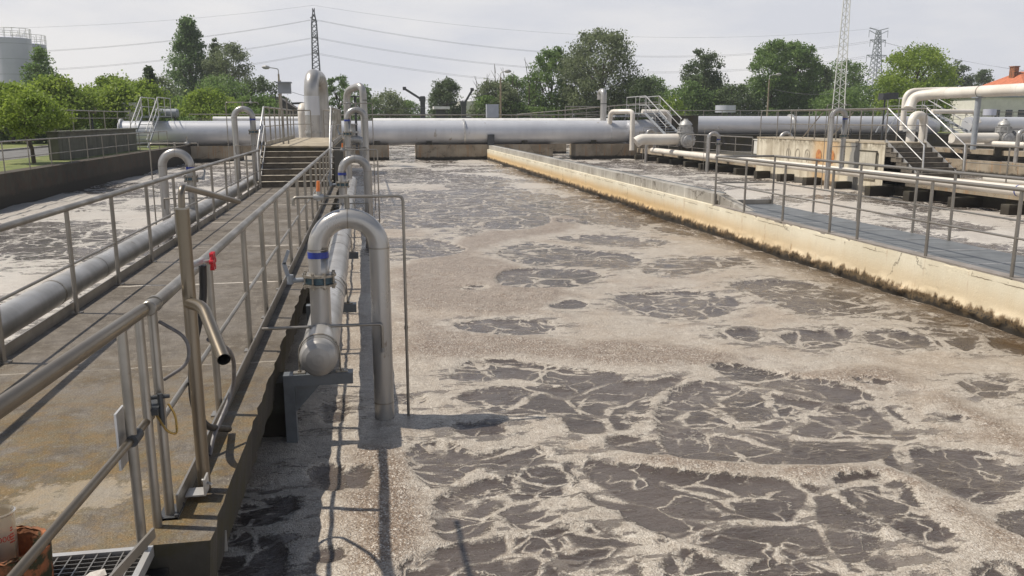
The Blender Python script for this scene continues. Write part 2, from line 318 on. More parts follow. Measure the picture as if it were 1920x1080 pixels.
    fc = g.mix(g.m('MULTIPLY', g.ss(g.m('ADD', bcol, g.m('MULTIPLY', g.m('SUBTRACT', nB, .5), .25)), .90, 1.0), g.m('ADD', .10, g.m('MULTIPLY', g.m('MAXIMUM', frz, g.m('MULTIPLY', inner, .5)), .6))), fc, (.92,.88,.80))  # rare near-white bubbles: glitter painted into the foam colour, strongest on the froth
    gr = g.noise(B, 70, 3, .75); gr2 = g.noise(P, 26, 4, .7); bcz = g.xyz(g.vor(B, 84, 'F1', 'Color'))[1]
    fc = g.mix(g.m('MULTIPLY', g.ss(gr, .50, .36), .55), fc, (.15,.12,.09)); fc = g.mix(g.m('MULTIPLY', g.ss(gr, .52, .66), .45), fc, (.78,.74,.67))
    fc = g.mix(g.m('MULTIPLY', g.ss(gr2, .47, .33), .5), fc, (.22,.18,.14)); fc = g.mix(g.m('MULTIPLY', g.ss(gr2, .54, .68), .45), fc, (.70,.66,.59))
    gr3 = g.noise(g.map(P, (.45, 1.3, 1)), 7, 6, .75); fc = g.mix(g.m('MULTIPLY', g.ss(gr3, .45, .33), .5), fc, (.22,.175,.14)); fc = g.mix(g.m('MULTIPLY', g.ss(gr3, .54, .68), .35), fc, (.55,.50,.43))
    fc = g.mix(g.m('MULTIPLY', g.m('MULTIPLY', frz, g.ss(bcz, .45, .1)), .6), fc, (.09,.055,.03))
    fc = g.mix(g.m('MULTIPLY', g.m('MULTIPLY', g.m('MAXIMUM', frz, g.m('MULTIPLY', inner, .35)), g.ss(bcz, .90, .99)), .65), fc, (.80,.74,.64))
    fc = g.mix(g.m('MULTIPLY', g.m('MAXIMUM', g.m('MAXIMUM', g.ss(X, -2.0, -2.6), g.ss(X, 8.2, 8.3)), g.ss(Y, 22.0, 42.0)), .42), fc, (.70,.67,.62))     # glare painted as paler foam in the side basins and at the far end
    wc = g.mix(g.ss(nC, .4, .6), (.094,.074,.061), (.066,.050,.040)); wc = g.mix(g.m('MULTIPLY', g.ss(nB, .5, .7), .3), wc, (.11,.09,.08))
    edge = g.m('MULTIPLY', g.m('MULTIPLY', g.ss(X, 7.0, 7.9), g.ss(X, 8.1, 8.0)), g.ss(g.noise(g.map(P, (1.4, .7, 1)), 3.4, 6, .7), .38, .50))
    wc = g.mix(edge, wc, (.065,.038,.016)); foam = g.m('MULTIPLY', foam, g.m('SUBTRACT', 1.0, g.m('MULTIPLY', edge, .75)))
    c = g.mix(foam, wc, fc)
    g.l.new(c, bs.inputs['Base Color']); g.l.new(g.ss(foam, 0, 1, .08, .30), bs.inputs['Roughness']); g.l.new(g.ss(foam, 0, 1, .6, .45), bs.inputs['Specular IOR Level'])
    rip = g.noise(g.map(P, (.8, 1.7, 1)), 16, 5, .65)
    h = g.m('ADD', g.m('MULTIPLY', foam, g.m('ADD', g.m('ADD', .45, g.m('MULTIPLY', gr2, .8)), g.m('ADD', g.m('MULTIPLY', g.m('SUBTRACT', .8, bub), .8), g.m('MULTIPLY', g.m('MULTIPLY', g.m('SUBTRACT', .8, big), frz), 1.2)))), g.m('MULTIPLY', rip, .9))
    n1 = g.bump(g.noise(g.map(P, (.8,1.3,1)), 4, 4, .6), .6, .05); n2 = g.bump(h, .9, .013, n1)
    g.l.new(n2, bs.inputs['Normal']); return m
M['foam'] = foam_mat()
def leaf_mat(name, c1, c2, tr=.35):
    m, nt, bs = newmat(name); g = G(nt); n = g.noise(g.P, .9, 3, .6); n2 = g.noise(g.P, 9, 2, .5)
    c = g.mix(g.ss(n, .35, .65), c1, c2); c = g.mix(g.m('MULTIPLY', g.ss(n2, .5, .7), .5), c, tuple(min(1, t*1.6) for t in c1))
    g.l.new(c, bs.inputs['Base Color']); bs.inputs['Roughness'].default_value = .55; bs.inputs['Specular IOR Level'].default_value = .3
    t = g.n.new('ShaderNodeBsdfTranslucent'); g.l.new(c, t.inputs['Color']); mxs = g.n.new('ShaderNodeMixShader'); mxs.inputs[0].default_value = tr
    g.l.new(bs.outputs[0], mxs.inputs[1]); g.l.new(t.outputs[0], mxs.inputs[2]); g.l.new(mxs.outputs[0], g.n['Material Output'].inputs['Surface']); return m
M['leaf_bright'] = leaf_mat('bright_leaves', (.27,.35,.06), (.17,.25,.042), .5)
M['leaf_mid'] = leaf_mat('mid_leaves', (.185,.27,.08), (.115,.185,.058), .5)
M['leaf_dark'] = leaf_mat('dark_leaves', (.115,.155,.065), (.08,.115,.052), .45)
M['leaf_grey'] = leaf_mat('grey_green_leaves', (.21,.245,.13), (.145,.18,.092), .48)
M['leaf_poplar'] = leaf_mat('poplar_leaves', (.17,.25,.095), (.115,.175,.07), .48)
def stain_face():
    m, nt, bs = newmat('rust_stained_block'); g = G(nt); X, Y, Z = g.xyz(g.P)
    a = g.noise(g.P, 1.0, 8, .62); st = g.noise(g.map(g.P, (2.6, 2.6, .25)), 1.6, 6, .65); n2 = g.noise(g.P, 5, 7, .7)
    c = g.mix(g.ss(a, .38, .64), (.60,.55,.44), (.43,.38,.29)); c = g.mix(g.m('MULTIPLY', g.ss(st, .50, .66), .55), c, (.27,.22,.15))
    dz = g.m('MULTIPLY', g.ss(Z, .75, 1.1), g.ss(n2, .4, .6)); c = g.mix(g.m('MULTIPLY', dz, .8), c, (.15,.12,.08))
    wy = g.m('ADD', Y, g.m('MULTIPLY', g.m('SUBTRACT', a, .5), .7))
    ru = g.m('MULTIPLY', g.ss(g.m('ABSOLUTE', g.m('SUBTRACT', wy, 31.3)), 1.25, .5), .85); c = g.mix(g.m('MULTIPLY', ru, .75), c, (.52,.31,.12))
    gs = g.ss(g.m('ABSOLUTE', g.m('SUBTRACT', g.m('ADD', wy, g.m('MULTIPLY', n2, .3)), 29.3)), .42, .30); c = g.mix(g.m('MULTIPLY', gs, .85), c, (.20,.20,.195))
    g.l.new(c, bs.inputs['Base Color']); bs.inputs['Roughness'].default_value = .85
    g.l.new(g.bump(n2, .5, .02), bs.inputs['Normal']); return m
M['stainface'] = stain_face()
def grate_mat():
    m, nt, bs = newmat('grey_steel_walkway_plate'); g = G(nt); X, Y, Z = g.xyz(g.P)
    n = g.noise(g.P, 2, 6, .6); c = g.mix(g.ss(n, .35, .65), (.17,.178,.182), (.125,.132,.136))
    seam = g.m('ABSOLUTE', g.m('SUBTRACT', g.m('FRACT', g.m('MULTIPLY', Y, 1.0)), .5)); c = g.mix(g.m('MULTIPLY', g.ss(seam, .49, .496), .55), c, (.42,.44,.45))
    g.l.new(c, bs.inputs['Base Color']); bs.inputs['Roughness'].default_value = .5; bs.inputs['Metallic'].default_value = .3; return m
M['grate'] = grate_mat()
POOLS_AND_SHADOW=[[(2.65,7.0),(2.93,7.47),(3.19,7.68),(3.41,7.74),(3.64,7.54),(3.82,7.28),(4.14,6.93),(4.24,6.75),(4.48,6.73),(4.82,6.75),(4.77,6.46),(4.51,5.93),(4.18,5.69),(3.81,5.61),(3.47,5.63),(3.15,5.7),(2.85,5.82),(2.59,5.94),(2.43,5.99),(2.48,6.33),(2.51,6.56)],[(3.68,8.3),(3.9,8.34),(4.25,8.13),(4.47,7.76),(4.66,7.45),(4.83,7.23),(4.85,6.98),(4.49,6.81),(4.28,7.02),(4.04,7.37),(3.82,7.64),(3.71,8.07)],[(1.82,5.82),(2.05,5.82),(2.47,5.63),(2.93,5.41),(3.11,5.34),(3.23,5.21),(3.16,4.93),(3.33,4.72),(3.21,4.44),(2.94,4.24),(2.69,4.28),(2.39,4.43),(2.2,4.51),(1.94,4.69),(1.76,4.97),(1.68,5.16)],[(3.46,5.39),(3.66,5.39),(3.85,5.33),(3.82,5.08),(3.69,4.66),(3.67,4.52),(3.69,4.28),(3.48,4.23),(3.46,4.4),(3.4,4.62),(3.31,4.88),(3.34,5.13)],[(4.0,5.56),(4.31,5.7),(4.65,5.64),(4.9,5.52),(4.88,5.14),(4.69,4.96),(4.49,4.92),(4.29,4.8),(4.1,4.93),(4.05,5.14),(4.01,5.4)],[(5.94,7.2),(6.49,7.44),(6.23,6.83),(5.91,6.77),(5.84,6.96)],[(4.18,4.57),(4.58,4.65),(4.58,4.47),(4.21,4.24),(4.14,4.36)],[(1.69,4.76),(1.88,4.67),(1.77,4.54),(1.61,4.52),(1.55,4.65)],[(2.26,4.39),(2.46,4.35),(2.8,4.24),(2.8,4.11),(2.7,3.94),(2.08,4.05)],[(1.84,4.58),(1.95,4.51),(2.07,4.3),(2.08,4.05),(1.6,4.14)],[(3.63,4.0),(3.84,3.95),(3.78,3.75),(3.43,3.81)],[(2.99,4.25),(3.13,4.23),(3.04,4.1),(2.93,4.14)],[(0.76,8.44),(0.99,8.93),(1.27,9.03),(1.65,8.86),(2.25,8.39),(2.56,8.34),(2.62,8.03),(2.13,7.95),(1.72,8.15),(1.41,8.37),(0.99,8.28)],[(0.81,7.81),(1.24,7.96),(1.82,7.89),(2.18,7.95),(3.23,7.97),(3.14,7.82),(2.76,7.54),(2.55,7.15),(2.3,6.75),(2.0,6.63),(1.75,6.73),(1.73,7.1),(1.51,7.14),(1.21,7.19),(0.96,7.5)],[(2.01,6.52),(2.23,6.53),(2.42,6.45),(2.41,6.08),(2.22,6.14),(2.04,6.35)],[(0.33,6.6),(0.56,6.66),(0.75,6.37),(0.75,6.08),(0.56,5.81),(0.41,5.75),(0.33,6.15)],[(0.78,6.31),(1.21,6.49),(1.38,6.31),(1.27,6.08),(1.01,6.03),(0.78,6.17)],[(0.47,5.62),(0.92,5.92),(0.94,5.7),(0.8,5.41),(0.68,5.04),(0.39,4.93),(0.4,5.23)],[(0.95,5.78),(1.16,6.01),(1.43,6.01),(1.48,5.64),(1.38,5.34),(1.11,5.07),(0.91,5.07),(0.86,5.32)],[(1.51,6.09),(1.86,6.03),(2.14,5.84),(2.19,5.4),(2.06,5.15),(1.79,5.2),(1.56,5.31),(1.57,5.67)],[(0.18,4.68),(0.41,4.81),(0.64,4.83),(0.96,4.87),(1.23,5.01),(1.54,4.92),(1.64,4.74),(1.54,4.61),(1.52,4.38),(1.45,4.16),(0.12,4.4)],[(0.23,7.95),(0.46,7.9),(0.47,7.69),(0.29,7.69)],[(0.69,7.1),(1.15,6.96),(1.05,6.77),(0.76,6.8)],[(3.6,11.98),(4.27,12.19),(5.05,12.13),(5.46,11.46),(5.13,10.8),(4.6,10.44),(4.13,10.43),(3.8,10.8)],[(5.81,12.49),(6.66,12.8),(7.33,12.37),(7.49,11.35),(7.18,10.43),(6.62,10.2),(6.03,10.3),(5.96,10.88),(5.72,11.53)],[(5.08,9.4),(5.48,9.6),(6.17,9.48),(5.71,8.86),(5.26,8.78),(5.05,8.98)],[(6.15,9.3),(6.62,9.4),(6.79,8.92),(6.71,8.69),(6.06,8.64)],[(6.88,9.45),(7.42,9.17),(7.4,8.82),(6.92,8.33),(6.77,8.51),(6.93,8.98)],[(6.89,10.04),(7.48,10.27),(7.67,9.7),(7.79,9.24),(7.43,9.45),(7.1,9.8)],[(4.92,14.22),(5.81,15.38),(7.45,15.03),(6.84,13.99),(5.69,13.71)],[(4.38,9.7),(4.93,9.79),(4.6,9.06),(4.35,9.27)],[(5.92,7.17),(6.52,7.43),(6.23,6.84),(5.87,6.74)],[(7.61,8.86),(7.82,8.49),(7.53,7.93),(7.33,8.49)],[(4.96,7.52),(5.25,7.38),(5.15,7.28),(4.98,7.39)],[(5.15,6.42),(5.31,6.35),(5.2,6.25),(5.14,6.33)],[(-0.11,18.79),(1.57,18.9),(2.03,16.94),(1.84,16.53),(1.14,15.83),(-0.1,16.25)],[(3.05,21.31),(4.22,23.92),(4.96,23.34),(4.82,21.18),(3.8,19.84),(2.74,20.02)],[(4.19,18.58),(5.22,18.83),(6.26,18.21),(6.59,17.35),(5.94,16.72),(4.77,17.16)],[(2.52,16.41),(3.43,17.9),(4.21,17.02),(4.38,16.41),(5.14,15.95),(5.21,15.12),(4.68,14.11),(3.75,14.62),(2.74,15.17)],[(2.35,14.52),(3.27,14.62),(4.09,13.72),(3.26,12.69),(2.46,12.83),(2.04,13.11)],[(1.33,12.96),(1.56,13.09),(1.91,12.99),(1.74,12.75)],[(1.06,10.62),(1.47,10.83),(2.47,10.6),(2.22,9.97),(1.81,10.0),(1.39,10.2)],[(2.5,11.47),(2.92,11.86),(3.19,11.69),(2.98,11.28)],[(4.72,13.77),(5.76,15.22),(6.52,15.29),(6.35,14.17),(5.59,13.46),(4.94,13.41)],[(4.34,27.51),(5.71,29.85),(6.92,29.64),(6.27,26.6),(4.97,26.0)],[(-0.2,23.82),(1.64,24.37),(3.29,23.64),(2.78,20.66),(-0.19,20.54)],[(-0.23,30.89),(4.39,29.39),(3.68,26.49),(-0.22,26.64)],[(-0.28,41.13),(4.52,41.56),(6.97,36.46),(5.2,34.8),(-0.26,35.76)],[(6.05,22.72),(7.22,22.52),(7.36,20.91),(6.01,20.1),(5.38,20.55)],[(7.06,19.91),(7.66,19.16),(7.6,17.98),(7.04,18.65)],[(-0.91,5.6),(-0.71,5.77),(-0.55,5.62),(-0.67,5.36),(-0.92,5.36)],[(-1.03,5.24),(-0.72,5.18),(-0.54,4.63),(-0.95,4.71)],[(-0.5,6.25),(-0.27,6.32),(-0.26,5.78),(-0.42,5.9)],[(-0.23,6.16),(-0.06,6.18),(-0.1,5.85),(-0.21,5.89)],[(-0.43,4.93),(-0.27,4.95),(-0.23,4.83),(-0.41,4.83)],[(-0.51,7.84),(-0.31,7.96),(-0.3,7.29),(-0.48,7.25)]]  # open-water outlines; one small quad is the bent pipe's cast shadow, painted dark
FROTH=[[(0.5,11.06),(1.11,10.31),(1.97,9.68),(3.27,9.46),(3.88,8.75),(4.18,8.16),(4.78,7.86),(5.46,7.94),(5.57,7.53),(5.29,7.22),(4.79,7.28),(4.27,7.95),(3.49,8.29),(2.62,8.44),(1.84,9.04),(1.11,9.17),(0.47,8.82)],[(0.47,15.28),(1.78,16.29),(2.81,14.87),(3.2,12.38),(2.25,11.07),(1.07,11.28),(0.34,11.75)],[(2.37,19.33),(6.28,23.21),(5.36,20.31),(2.79,17.95),(1.35,15.13),(1.63,17.01)],[(2.13,6.07),(2.57,5.89),(3.13,5.63),(3.5,5.53),(3.92,5.43),(4.06,5.14),(3.99,4.7),(4.13,4.28),(3.99,4.12),(3.83,4.49),(3.83,4.91),(3.79,5.33),(3.35,5.42),(2.92,5.55),(2.51,5.74),(2.1,5.97)],[(5.49,6.9),(5.51,6.39),(5.43,5.77),(5.23,5.54),(5.3,6.12),(5.37,6.57)],[(-0.25,6.65),(0.25,6.46),(0.31,5.81),(0.28,5.08),(0.05,4.59),(-0.21,4.63)]]
# ---------------------------------------------------------------- ground, road, water
rs = np.random.RandomState(3); TAB = rs.rand(256, 256).astype(np.float32)
def vnoise(x, y, o=0):
    x = x + 31.7*o; y = y + 17.3*o; xi = np.floor(x).astype(int); yi = np.floor(y).astype(int); fx = x-xi; fy = y-yi
    fx = fx*fx*(3-2*fx); fy = fy*fy*(3-2*fy); a = TAB[xi % 256, yi % 256]; b = TAB[(xi+1) % 256, yi % 256]; c = TAB[xi % 256, (yi+1) % 256]; d = TAB[(xi+1) % 256, (yi+1) % 256]
    return (a*(1-fx)+b*fx)*(1-fy) + (c*(1-fx)+d*fx)*fy
def fbm(x, y, oc=4, o=0): return sum(vnoise(x*2**k, y*2**k, o+k)*.5**k for k in range(oc))/sum(.5**k for k in range(oc))
GZ = .33
gm = MB(); XA, XB, YA, YB = -10.9, 64.0, -6.0, 64.0
for x0, x1, y0, y1 in ((-900, XA, -200, 1400), (XB, 900, -200, 1400), (XA, XB, 88, 1400), (XA, 0, YB, 88), (7, 15.5, YB, 88), (23.5, XB, YB, 88), (XA, XB, -200, YA)): gm.quad((x0,y0,GZ), (x1,y0,GZ), (x1,y1,GZ), (x0,y1,GZ))
gm.build('ground', M['grass_ground'], kind='structure', origin=(0,0,GZ))
rd = MB().quad((-18.4,-20,GZ+.004), (-14.4,-20,GZ+.004), (-14.4,70,GZ+.004), (-18.4,70,GZ+.004)); rd.build('road', M['asphalt'], kind='structure')
kb = MB().box(-18.6,-18.4,-20,70,GZ-.1,GZ+.1).box(-14.4,-14.25,-20,36,GZ-.1,GZ+.05); kb.build('kerb', M['conc_grey'], kind='structure')

def water(name, xs, ys, polys, fpolys, seed, far):
    Xg, Yg = np.meshgrid(xs, ys); x = Xg.ravel(); y = Yg.ravel(); n = len(x)
    wx = x + (fbm(x*1.3, y*1.3, 3, 5)-.5)*.10; wy = y + (fbm(x*1.3, y*1.3, 3, 9)-.5)*.10
    def sdf(plist, clamp):
        out = np.full(n, -clamp, np.float32)
        for P in plist:
            P = np.array(P)
            for _ in range(2): Q = np.roll(P, -1, 0); P = np.stack([P*.78+Q*.22, P*.22+Q*.78], 1).reshape(-1, 2)
            lo = P.min(0)-clamp; hi = P.max(0)+clamp
            idx = np.where((wx > lo[0]) & (wx < hi[0]) & (wy > lo[1]) & (wy < hi[1]))[0]
            if not len(idx): continue
            px, py = wx[idx], wy[idx]; d = np.full(len(idx), 1e9); ins = np.zeros(len(idx), bool)
            for (ax, ay), (bx, by) in zip(P, np.roll(P, -1, 0)):
                ex, ey = bx-ax, by-ay; t = np.clip(((px-ax)*ex+(py-ay)*ey)/(ex*ex+ey*ey+1e-9), 0, 1)
                d = np.minimum(d, np.hypot(px-ax-t*ex, py-ay-t*ey))
                cnd = (ay > py) != (by > py); ins ^= cnd & (px < (bx-ax)*(py-ay)/((by-ay) if by != ay else 1e-9)+ax)
            out[idx] = np.maximum(out[idx], np.where(ins, d, -d))
        return np.clip(out, -clamp, clamp)
    sd = sdf(polys, .5) if polys else np.full(n, -.5, np.float32)
    proc = (fbm(x*.42, y*.42, 3, 20+seed)-(.50+.05*np.clip((y-22)/20, 0, 1) if polys else .47))*2.6
    k = np.clip((y-far)/6, 0, 1) if polys else 1.0
    sd = np.maximum(sd, proc*k - .5*(1-k)); sd = np.clip(sd, -.5, .5)
    fr = np.clip(sdf(fpolys, .4)/.42+.62, 0, 1) if fpolys else np.zeros(n, np.float32)
    frp = np.clip((fbm(x*.25, y*.4, 3, 40+seed)-.60)*6, 0, 1); fr = np.clip(fr + frp*(k if polys else .8)*.8, 0, 1)*np.clip((.06-sd)/.16, 0, 1)
    e = np.clip((-sd+.02)/.10, 0, 1); e = e*e*(3-2*e)
    z = .022*e*(.6+.8*fbm(x*3, y*3, 2, 50)) + .028*fr*(.3+fbm(x*2, y*2.5, 3, 60)) + .09*(fbm(x*.5, y*.6, 2, 70)-.5) + .035*(fbm(x*2, y*2.6, 2, 75)-.5) + .018*(fbm(x*6, y*7, 2, 80)-.5)
    nx, ny = len(xs), len(ys)
    V = np.stack([x, y, z], 1).astype(np.float32)
    i = np.arange((ny-1)*(nx-1)); r = i//(nx-1); c = i % (nx-1); a = r*nx+c
    F = np.stack([a, a+1, a+nx+1, a+nx], 1).astype(np.int32)
    me = bpy.data.meshes.new(name); me.vertices.add(len(V)); me.vertices.foreach_set('co', V.ravel())
    me.loops.add(F.size); me.loops.foreach_set('vertex_index', F.ravel()); me.polygons.add(len(F))
    me.polygons.foreach_set('loop_start', np.arange(0, F.size, 4, dtype=np.int32)); me.polygons.foreach_set('loop_total', np.full(len(F), 4, np.int32))
    me.polygons.foreach_set('use_smooth', np.ones(len(F), bool)); me.update(calc_edges=True); me.validate()
    for nm, arr in (('sd', sd), ('fr', fr)):
        at = me.attributes.new(nm, 'FLOAT', 'POINT'); at.data.foreach_set('value', arr.astype(np.float32))
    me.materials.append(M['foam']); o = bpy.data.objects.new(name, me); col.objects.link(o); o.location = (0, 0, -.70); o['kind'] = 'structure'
def yrows(y0, y1, k): 
    out = [y0]
    while out[-1] < y1: out.append(out[-1] + max(.016, k*out[-1]))
    return np.array(out)
water('water', np.arange(-1.4, 8.15, .026), yrows(2.2, 88, .0055), POOLS_AND_SHADOW, FROTH, 0, 17)
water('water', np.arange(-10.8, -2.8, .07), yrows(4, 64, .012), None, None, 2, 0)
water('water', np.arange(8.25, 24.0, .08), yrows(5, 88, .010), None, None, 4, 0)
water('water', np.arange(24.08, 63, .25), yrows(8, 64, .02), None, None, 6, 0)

# ---------------------------------------------------------------- tank walls, walkway slabs
# near tank wall: a displaced face with its encrusted waterline
tw = thing('tank_wall', 'long cream concrete tank wall with ochre stains and a black crusted waterline', 'tank wall', (8.2, 30, -1))
mb = MB(); ys = yrows(2.5, 58, .006); zs = np.concatenate([np.linspace(-1.0, -.62, 3), np.linspace(-.58, -.34, 9), np.linspace(-.28, 0, 5)])
Yg, Zg = np.meshgrid(ys, zs); crust = np.exp(-((Zg+.55)/.09)**2)
dx = -crust*(.01+.16*np.maximum(0, fbm(Yg*7, Zg*14, 4, 3)-.40)) + .010*(fbm(Yg*2, Zg*2, 3, 6)-.5)
nb = len(ys)
chip = np.maximum(0, fbm(ys*5, ys*0+3, 4, 2)-.56)
mb.v = [(8.0+dx[j, i]+(.25*chip[i] if j == len(zs)-1 else 0), ys[i], zs[j]-(.22*chip[i] if j == len(zs)-1 else 0)) for j in range(len(zs)) for i in range(nb)]
for j in range(len(zs)-1):
    for i in range(nb-1): a = j*nb+i; mb.f.append((a+1, a, a+nb, a+nb+1)); mb.s.append(True)
mb.build('wall_face', M['tankwall'], tw)
MB().box(8.0,8.36,17.6,58,-.99,-.004).box(8.0,8.30,2.5,17.6,-.99,-.03).build('wall_body', M['tankwall'], tw)
MB().box(8.12,8.40,18.45,57.5,0,.25).build('upstand', M['conc_grey'], tw)
MB().box(8.402,8.46,18.6,57.5,.17,.262).build('edge_trim', M['bracket'], tw)
mb = MB(); mb.v = [(8.16,16.9,.013),(8.40,16.9,.013),(8.40,18.445,.013),(8.16,18.445,.013),(8.16,18.445,.25),(8.40,18.445,.25)]; mb.f = [(0,1,5,4),(0,4,3),(1,2,5),(2,3,4,5)]; mb.s = [False]*4; mb.build('upstand_end', M['conc_grey'], tw)
# walkway plate carried by the near wall
wk = thing('plated_walkway', 'grey steel plated walkway behind the railing on the cream tank wall', 'walkway', (8.8, 10, 0))
MB().box(8.2,9.5,2.5,18.3,-.04,.012).build('deck_plate', M['grate'], wk)
MB().box(8.02,8.2,2.5,18.3,-.03,.02).build('edge_angle', simple('taupe_edge_angle', (.30,.265,.235), (.22,.195,.17), .55, .2, 3), wk)
MB().box(8.45,9.3,2.5,18.3,-.3,-.04).build('beam', M['conc_dark'], wk)
for k in range(13): y = 3.0+k*1.17; MB().box(8.2,9.5,y,y+.03,.0125,.018).build('plate_joint', M['pale_steel'], wk)
for k in range(2): pass

def wway(name, label, x0, x1, y0, y1, mat, sl=.32):
    t = thing(name, label, 'walkway', ((x0+x1)/2, y0, -1))
    MB().box(x0, x1, y0, y1, -sl, 0).build('slab', mat, t)
    return t
w1 = thing('concrete_walkway', 'stained brown concrete walkway at the left leading up to the stairs', 'walkway', (-2, 10, -1))
mb = MB(); ys = np.linspace(3.87, 25.4, 160); e0 = -.80+.012*(np.random.RandomState(1).rand(160)-.5)*2
for i in range(159):
    mb.quad((-3.22, ys[i], 0), (e0[i], ys[i], 0), (e0[i+1], ys[i+1], 0), (-3.22, ys[i+1], 0))
mb.build('deck', M['deck'], w1)
mb = MB()
for i in range(159):
    mb.quad((e0[i], ys[i], 0), (e0[i]-.03, ys[i], -.34), (e0[i+1]-.03, ys[i+1], -.34), (e0[i+1], ys[i+1], 0))
mb.quad((-3.22,3.87,0),(-3.22,3.87,-.34),(-.83,3.87,-.34),(-.8,3.87,0)); mb.box(-3.22,-.84,3.88,25.4,-.34,-.01)
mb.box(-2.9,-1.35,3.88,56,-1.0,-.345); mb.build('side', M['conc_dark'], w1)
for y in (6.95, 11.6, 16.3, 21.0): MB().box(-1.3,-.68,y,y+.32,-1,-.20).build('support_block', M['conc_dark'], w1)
# grating in front of it
gt = thing('floor_grating', 'galvanised floor grating at the near end of the walkway, lower left', 'grating', (-2.1, 3.4, 0))
mb = MB()
for k in range(38): x = -3.2+k*.0575; mb.box(x, x+.006, 2.4, 3.83, -.035, 0)
mb.build('bearing_bars', M['steel'], gt)
mb = MB()
for k in range(38): y = 2.42+k*.037; mb.box(-3.2, -1.09, y, y+.004, -.032, -.002)
mb.build('cross_bars', M['steel'], gt)
MB().box(-3.2,-1.09,3.83,3.862,-.05,.004).box(-1.088,-1.06,2.4,3.86,-.05,.004).build('frame', M['pale_steel'], gt)
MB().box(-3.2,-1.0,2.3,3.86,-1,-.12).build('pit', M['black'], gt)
MB().bar((-1.135,3.42,.07),(-1.03,3.78,.11),.012,.05).build('toe_plate', M['steel'], gt)
for k, (mx_, my_) in enumerate(((-1.24,3.62),(-1.20,3.70))):
    pass
lf = MB().poly([(-1.30,3.60,.006),(-1.24,3.585,.012),(-1.20,3.62,.004),(-1.22,3.66,.014),(-1.28,3.655,.005)]); lf.build('litter', simple('paper_scrap', (.5,.47,.43), (.38,.34,.3), .8, 0, 60), label='crumpled pale scrap of paper lying on the floor grating', cat='litter')

LZ = GZ
lb = MB().box(-11.35,-10.8,-5,60,-1,LZ+.03); lb.build('bank_wall', M['conc_left'], label='dark mossy concrete bank wall below the far left railing', cat='tank wall')
# raised platforms with steps (one per walkway)
def platform(x0, x1, y1, face, label, steplabel):
    t = thing('raised_platform', label, 'platform', ((x0+x1)/2, 33, -1))
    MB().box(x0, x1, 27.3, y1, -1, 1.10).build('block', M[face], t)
    MB().box(x0-.02, x1+.02, 27.28, y1+.02, 1.10, 1.15).build('top_slab', M['deck_pale'], t)
    s = thing('concrete_steps', steplabel, 'stairs', ((x0+x1)/2, 26.3, -1))
    for i in range(6):
        z = 1.15/7*(i+1); y = 25.4+.31*i
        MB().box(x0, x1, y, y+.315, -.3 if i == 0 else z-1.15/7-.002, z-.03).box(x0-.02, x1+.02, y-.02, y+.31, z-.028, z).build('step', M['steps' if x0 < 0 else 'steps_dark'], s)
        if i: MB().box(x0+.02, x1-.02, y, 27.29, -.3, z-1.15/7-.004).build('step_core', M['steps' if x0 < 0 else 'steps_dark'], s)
    return t
M['deck_pale'] = simple('worn_pale_deck', (.40,.34,.25), (.27,.225,.16), .85, 0, 2.5, .4, 25, .01)
MB().box(-3.2,-1.1,39,47,-1,.95).build('pipe_plinth', M['conc_pier'], label='low concrete plinth behind the left raised platform under the tall pipes', cat='plinth')
platform(-3.15, -.98, 39, 'conc_dark', 'raised concrete platform at the top of the left flight of steps', 'flight of worn concrete steps at the far end of the left walkway')
p2 = platform(18.4, 20.1, 37.3, 'stainface', 'raised concrete platform with rust orange stains and faded painted circles on its face', 'dark concrete steps at the right between two sloping handrails')
# faded circles and an iron door frame on the face of the right platform
mb = MB()
def ring(mb, y, z, r, w, x=18.385):
    n = 20
    for k in range(n):
        a, b = 2*math.pi*k/n, 2*math.pi*(k+1)/n
        mb.quad((x, y-r*math.cos(a), z+r*1.25*math.sin(a)), (x, y-r*math.cos(b), z+r*1.25*math.sin(b)), (x, y-(r-w)*math.cos(b), z+(r-w)*1.25*math.sin(b)), (x, y-(r-w)*math.cos(a), z+(r-w)*1.25*math.sin(a)))
M['circle'] = simple('faded_paint', (.22,.19,.15), (.40,.35,.27), .8, 0, 9)
for y, r in ((34.25,.19),(33.45,.19),(32.65,.19)):
    mb = MB(); ring(mb, y, .50, r, .035)
    if y != 33.45: mb.quad((18.384,y+.02,.2),(18.384,y-.02,.2),(18.384,y-.02,.9 if y > 34 else .6),(18.384,y+.02,.9 if y > 34 else .6))
    mb.build('painted_circle', M['circle'], p2)
M['rustspot'] = simple('rust_spot', (.36,.11,.04), (.50,.24,.08), .85, 0, 7)
for y in (31.72, 30.75):
    MB().poly([(18.38, y-.21*math.cos(2*math.pi*k/20), .50+.26*math.sin(2*math.pi*k/20)) for k in range(20)]).build('rust_spot', M['rustspot'], p2)
MB().box(18.34,18.40,27.75,28.75,-.2,.78).build('recess_panel', M['conc_pale'], p2)
MB().box(18.33,18.36,27.70,28.80,.79,.84).box(18.33,18.36,27.66,27.72,.1,.84).build('panel_edge', M['conc_dark'], p2)
def far_walkway(x0, x1, label):
    t = thing('concrete_walkway', label, 'walkway', ((x0+x1)/2, 20, -1))
    for a, b, c in ((6, 25.4, 27), (37.32, 56, 56)):
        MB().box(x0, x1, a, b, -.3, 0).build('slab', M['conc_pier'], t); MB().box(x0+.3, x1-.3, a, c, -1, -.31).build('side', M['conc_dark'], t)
    for k in range(22): y = 7.2+k*2.2; MB().box(x0-.66, x0+.29, y, y+.32, -1, -.38).build('support_block', M['conc_dark'], t)
far_walkway(18.4, 20.1, 'dark edged concrete walkway carrying the cream air pipe, right of the second tank')
far_walkway(39.6, 41.3, 'farthest concrete walkway at the right behind the gate valve')
platform(39.6, 41.3, 37.3, 'conc_pale', 'farthest raised platform at the right frame edge', 'farthest flight of steps at the right frame edge')
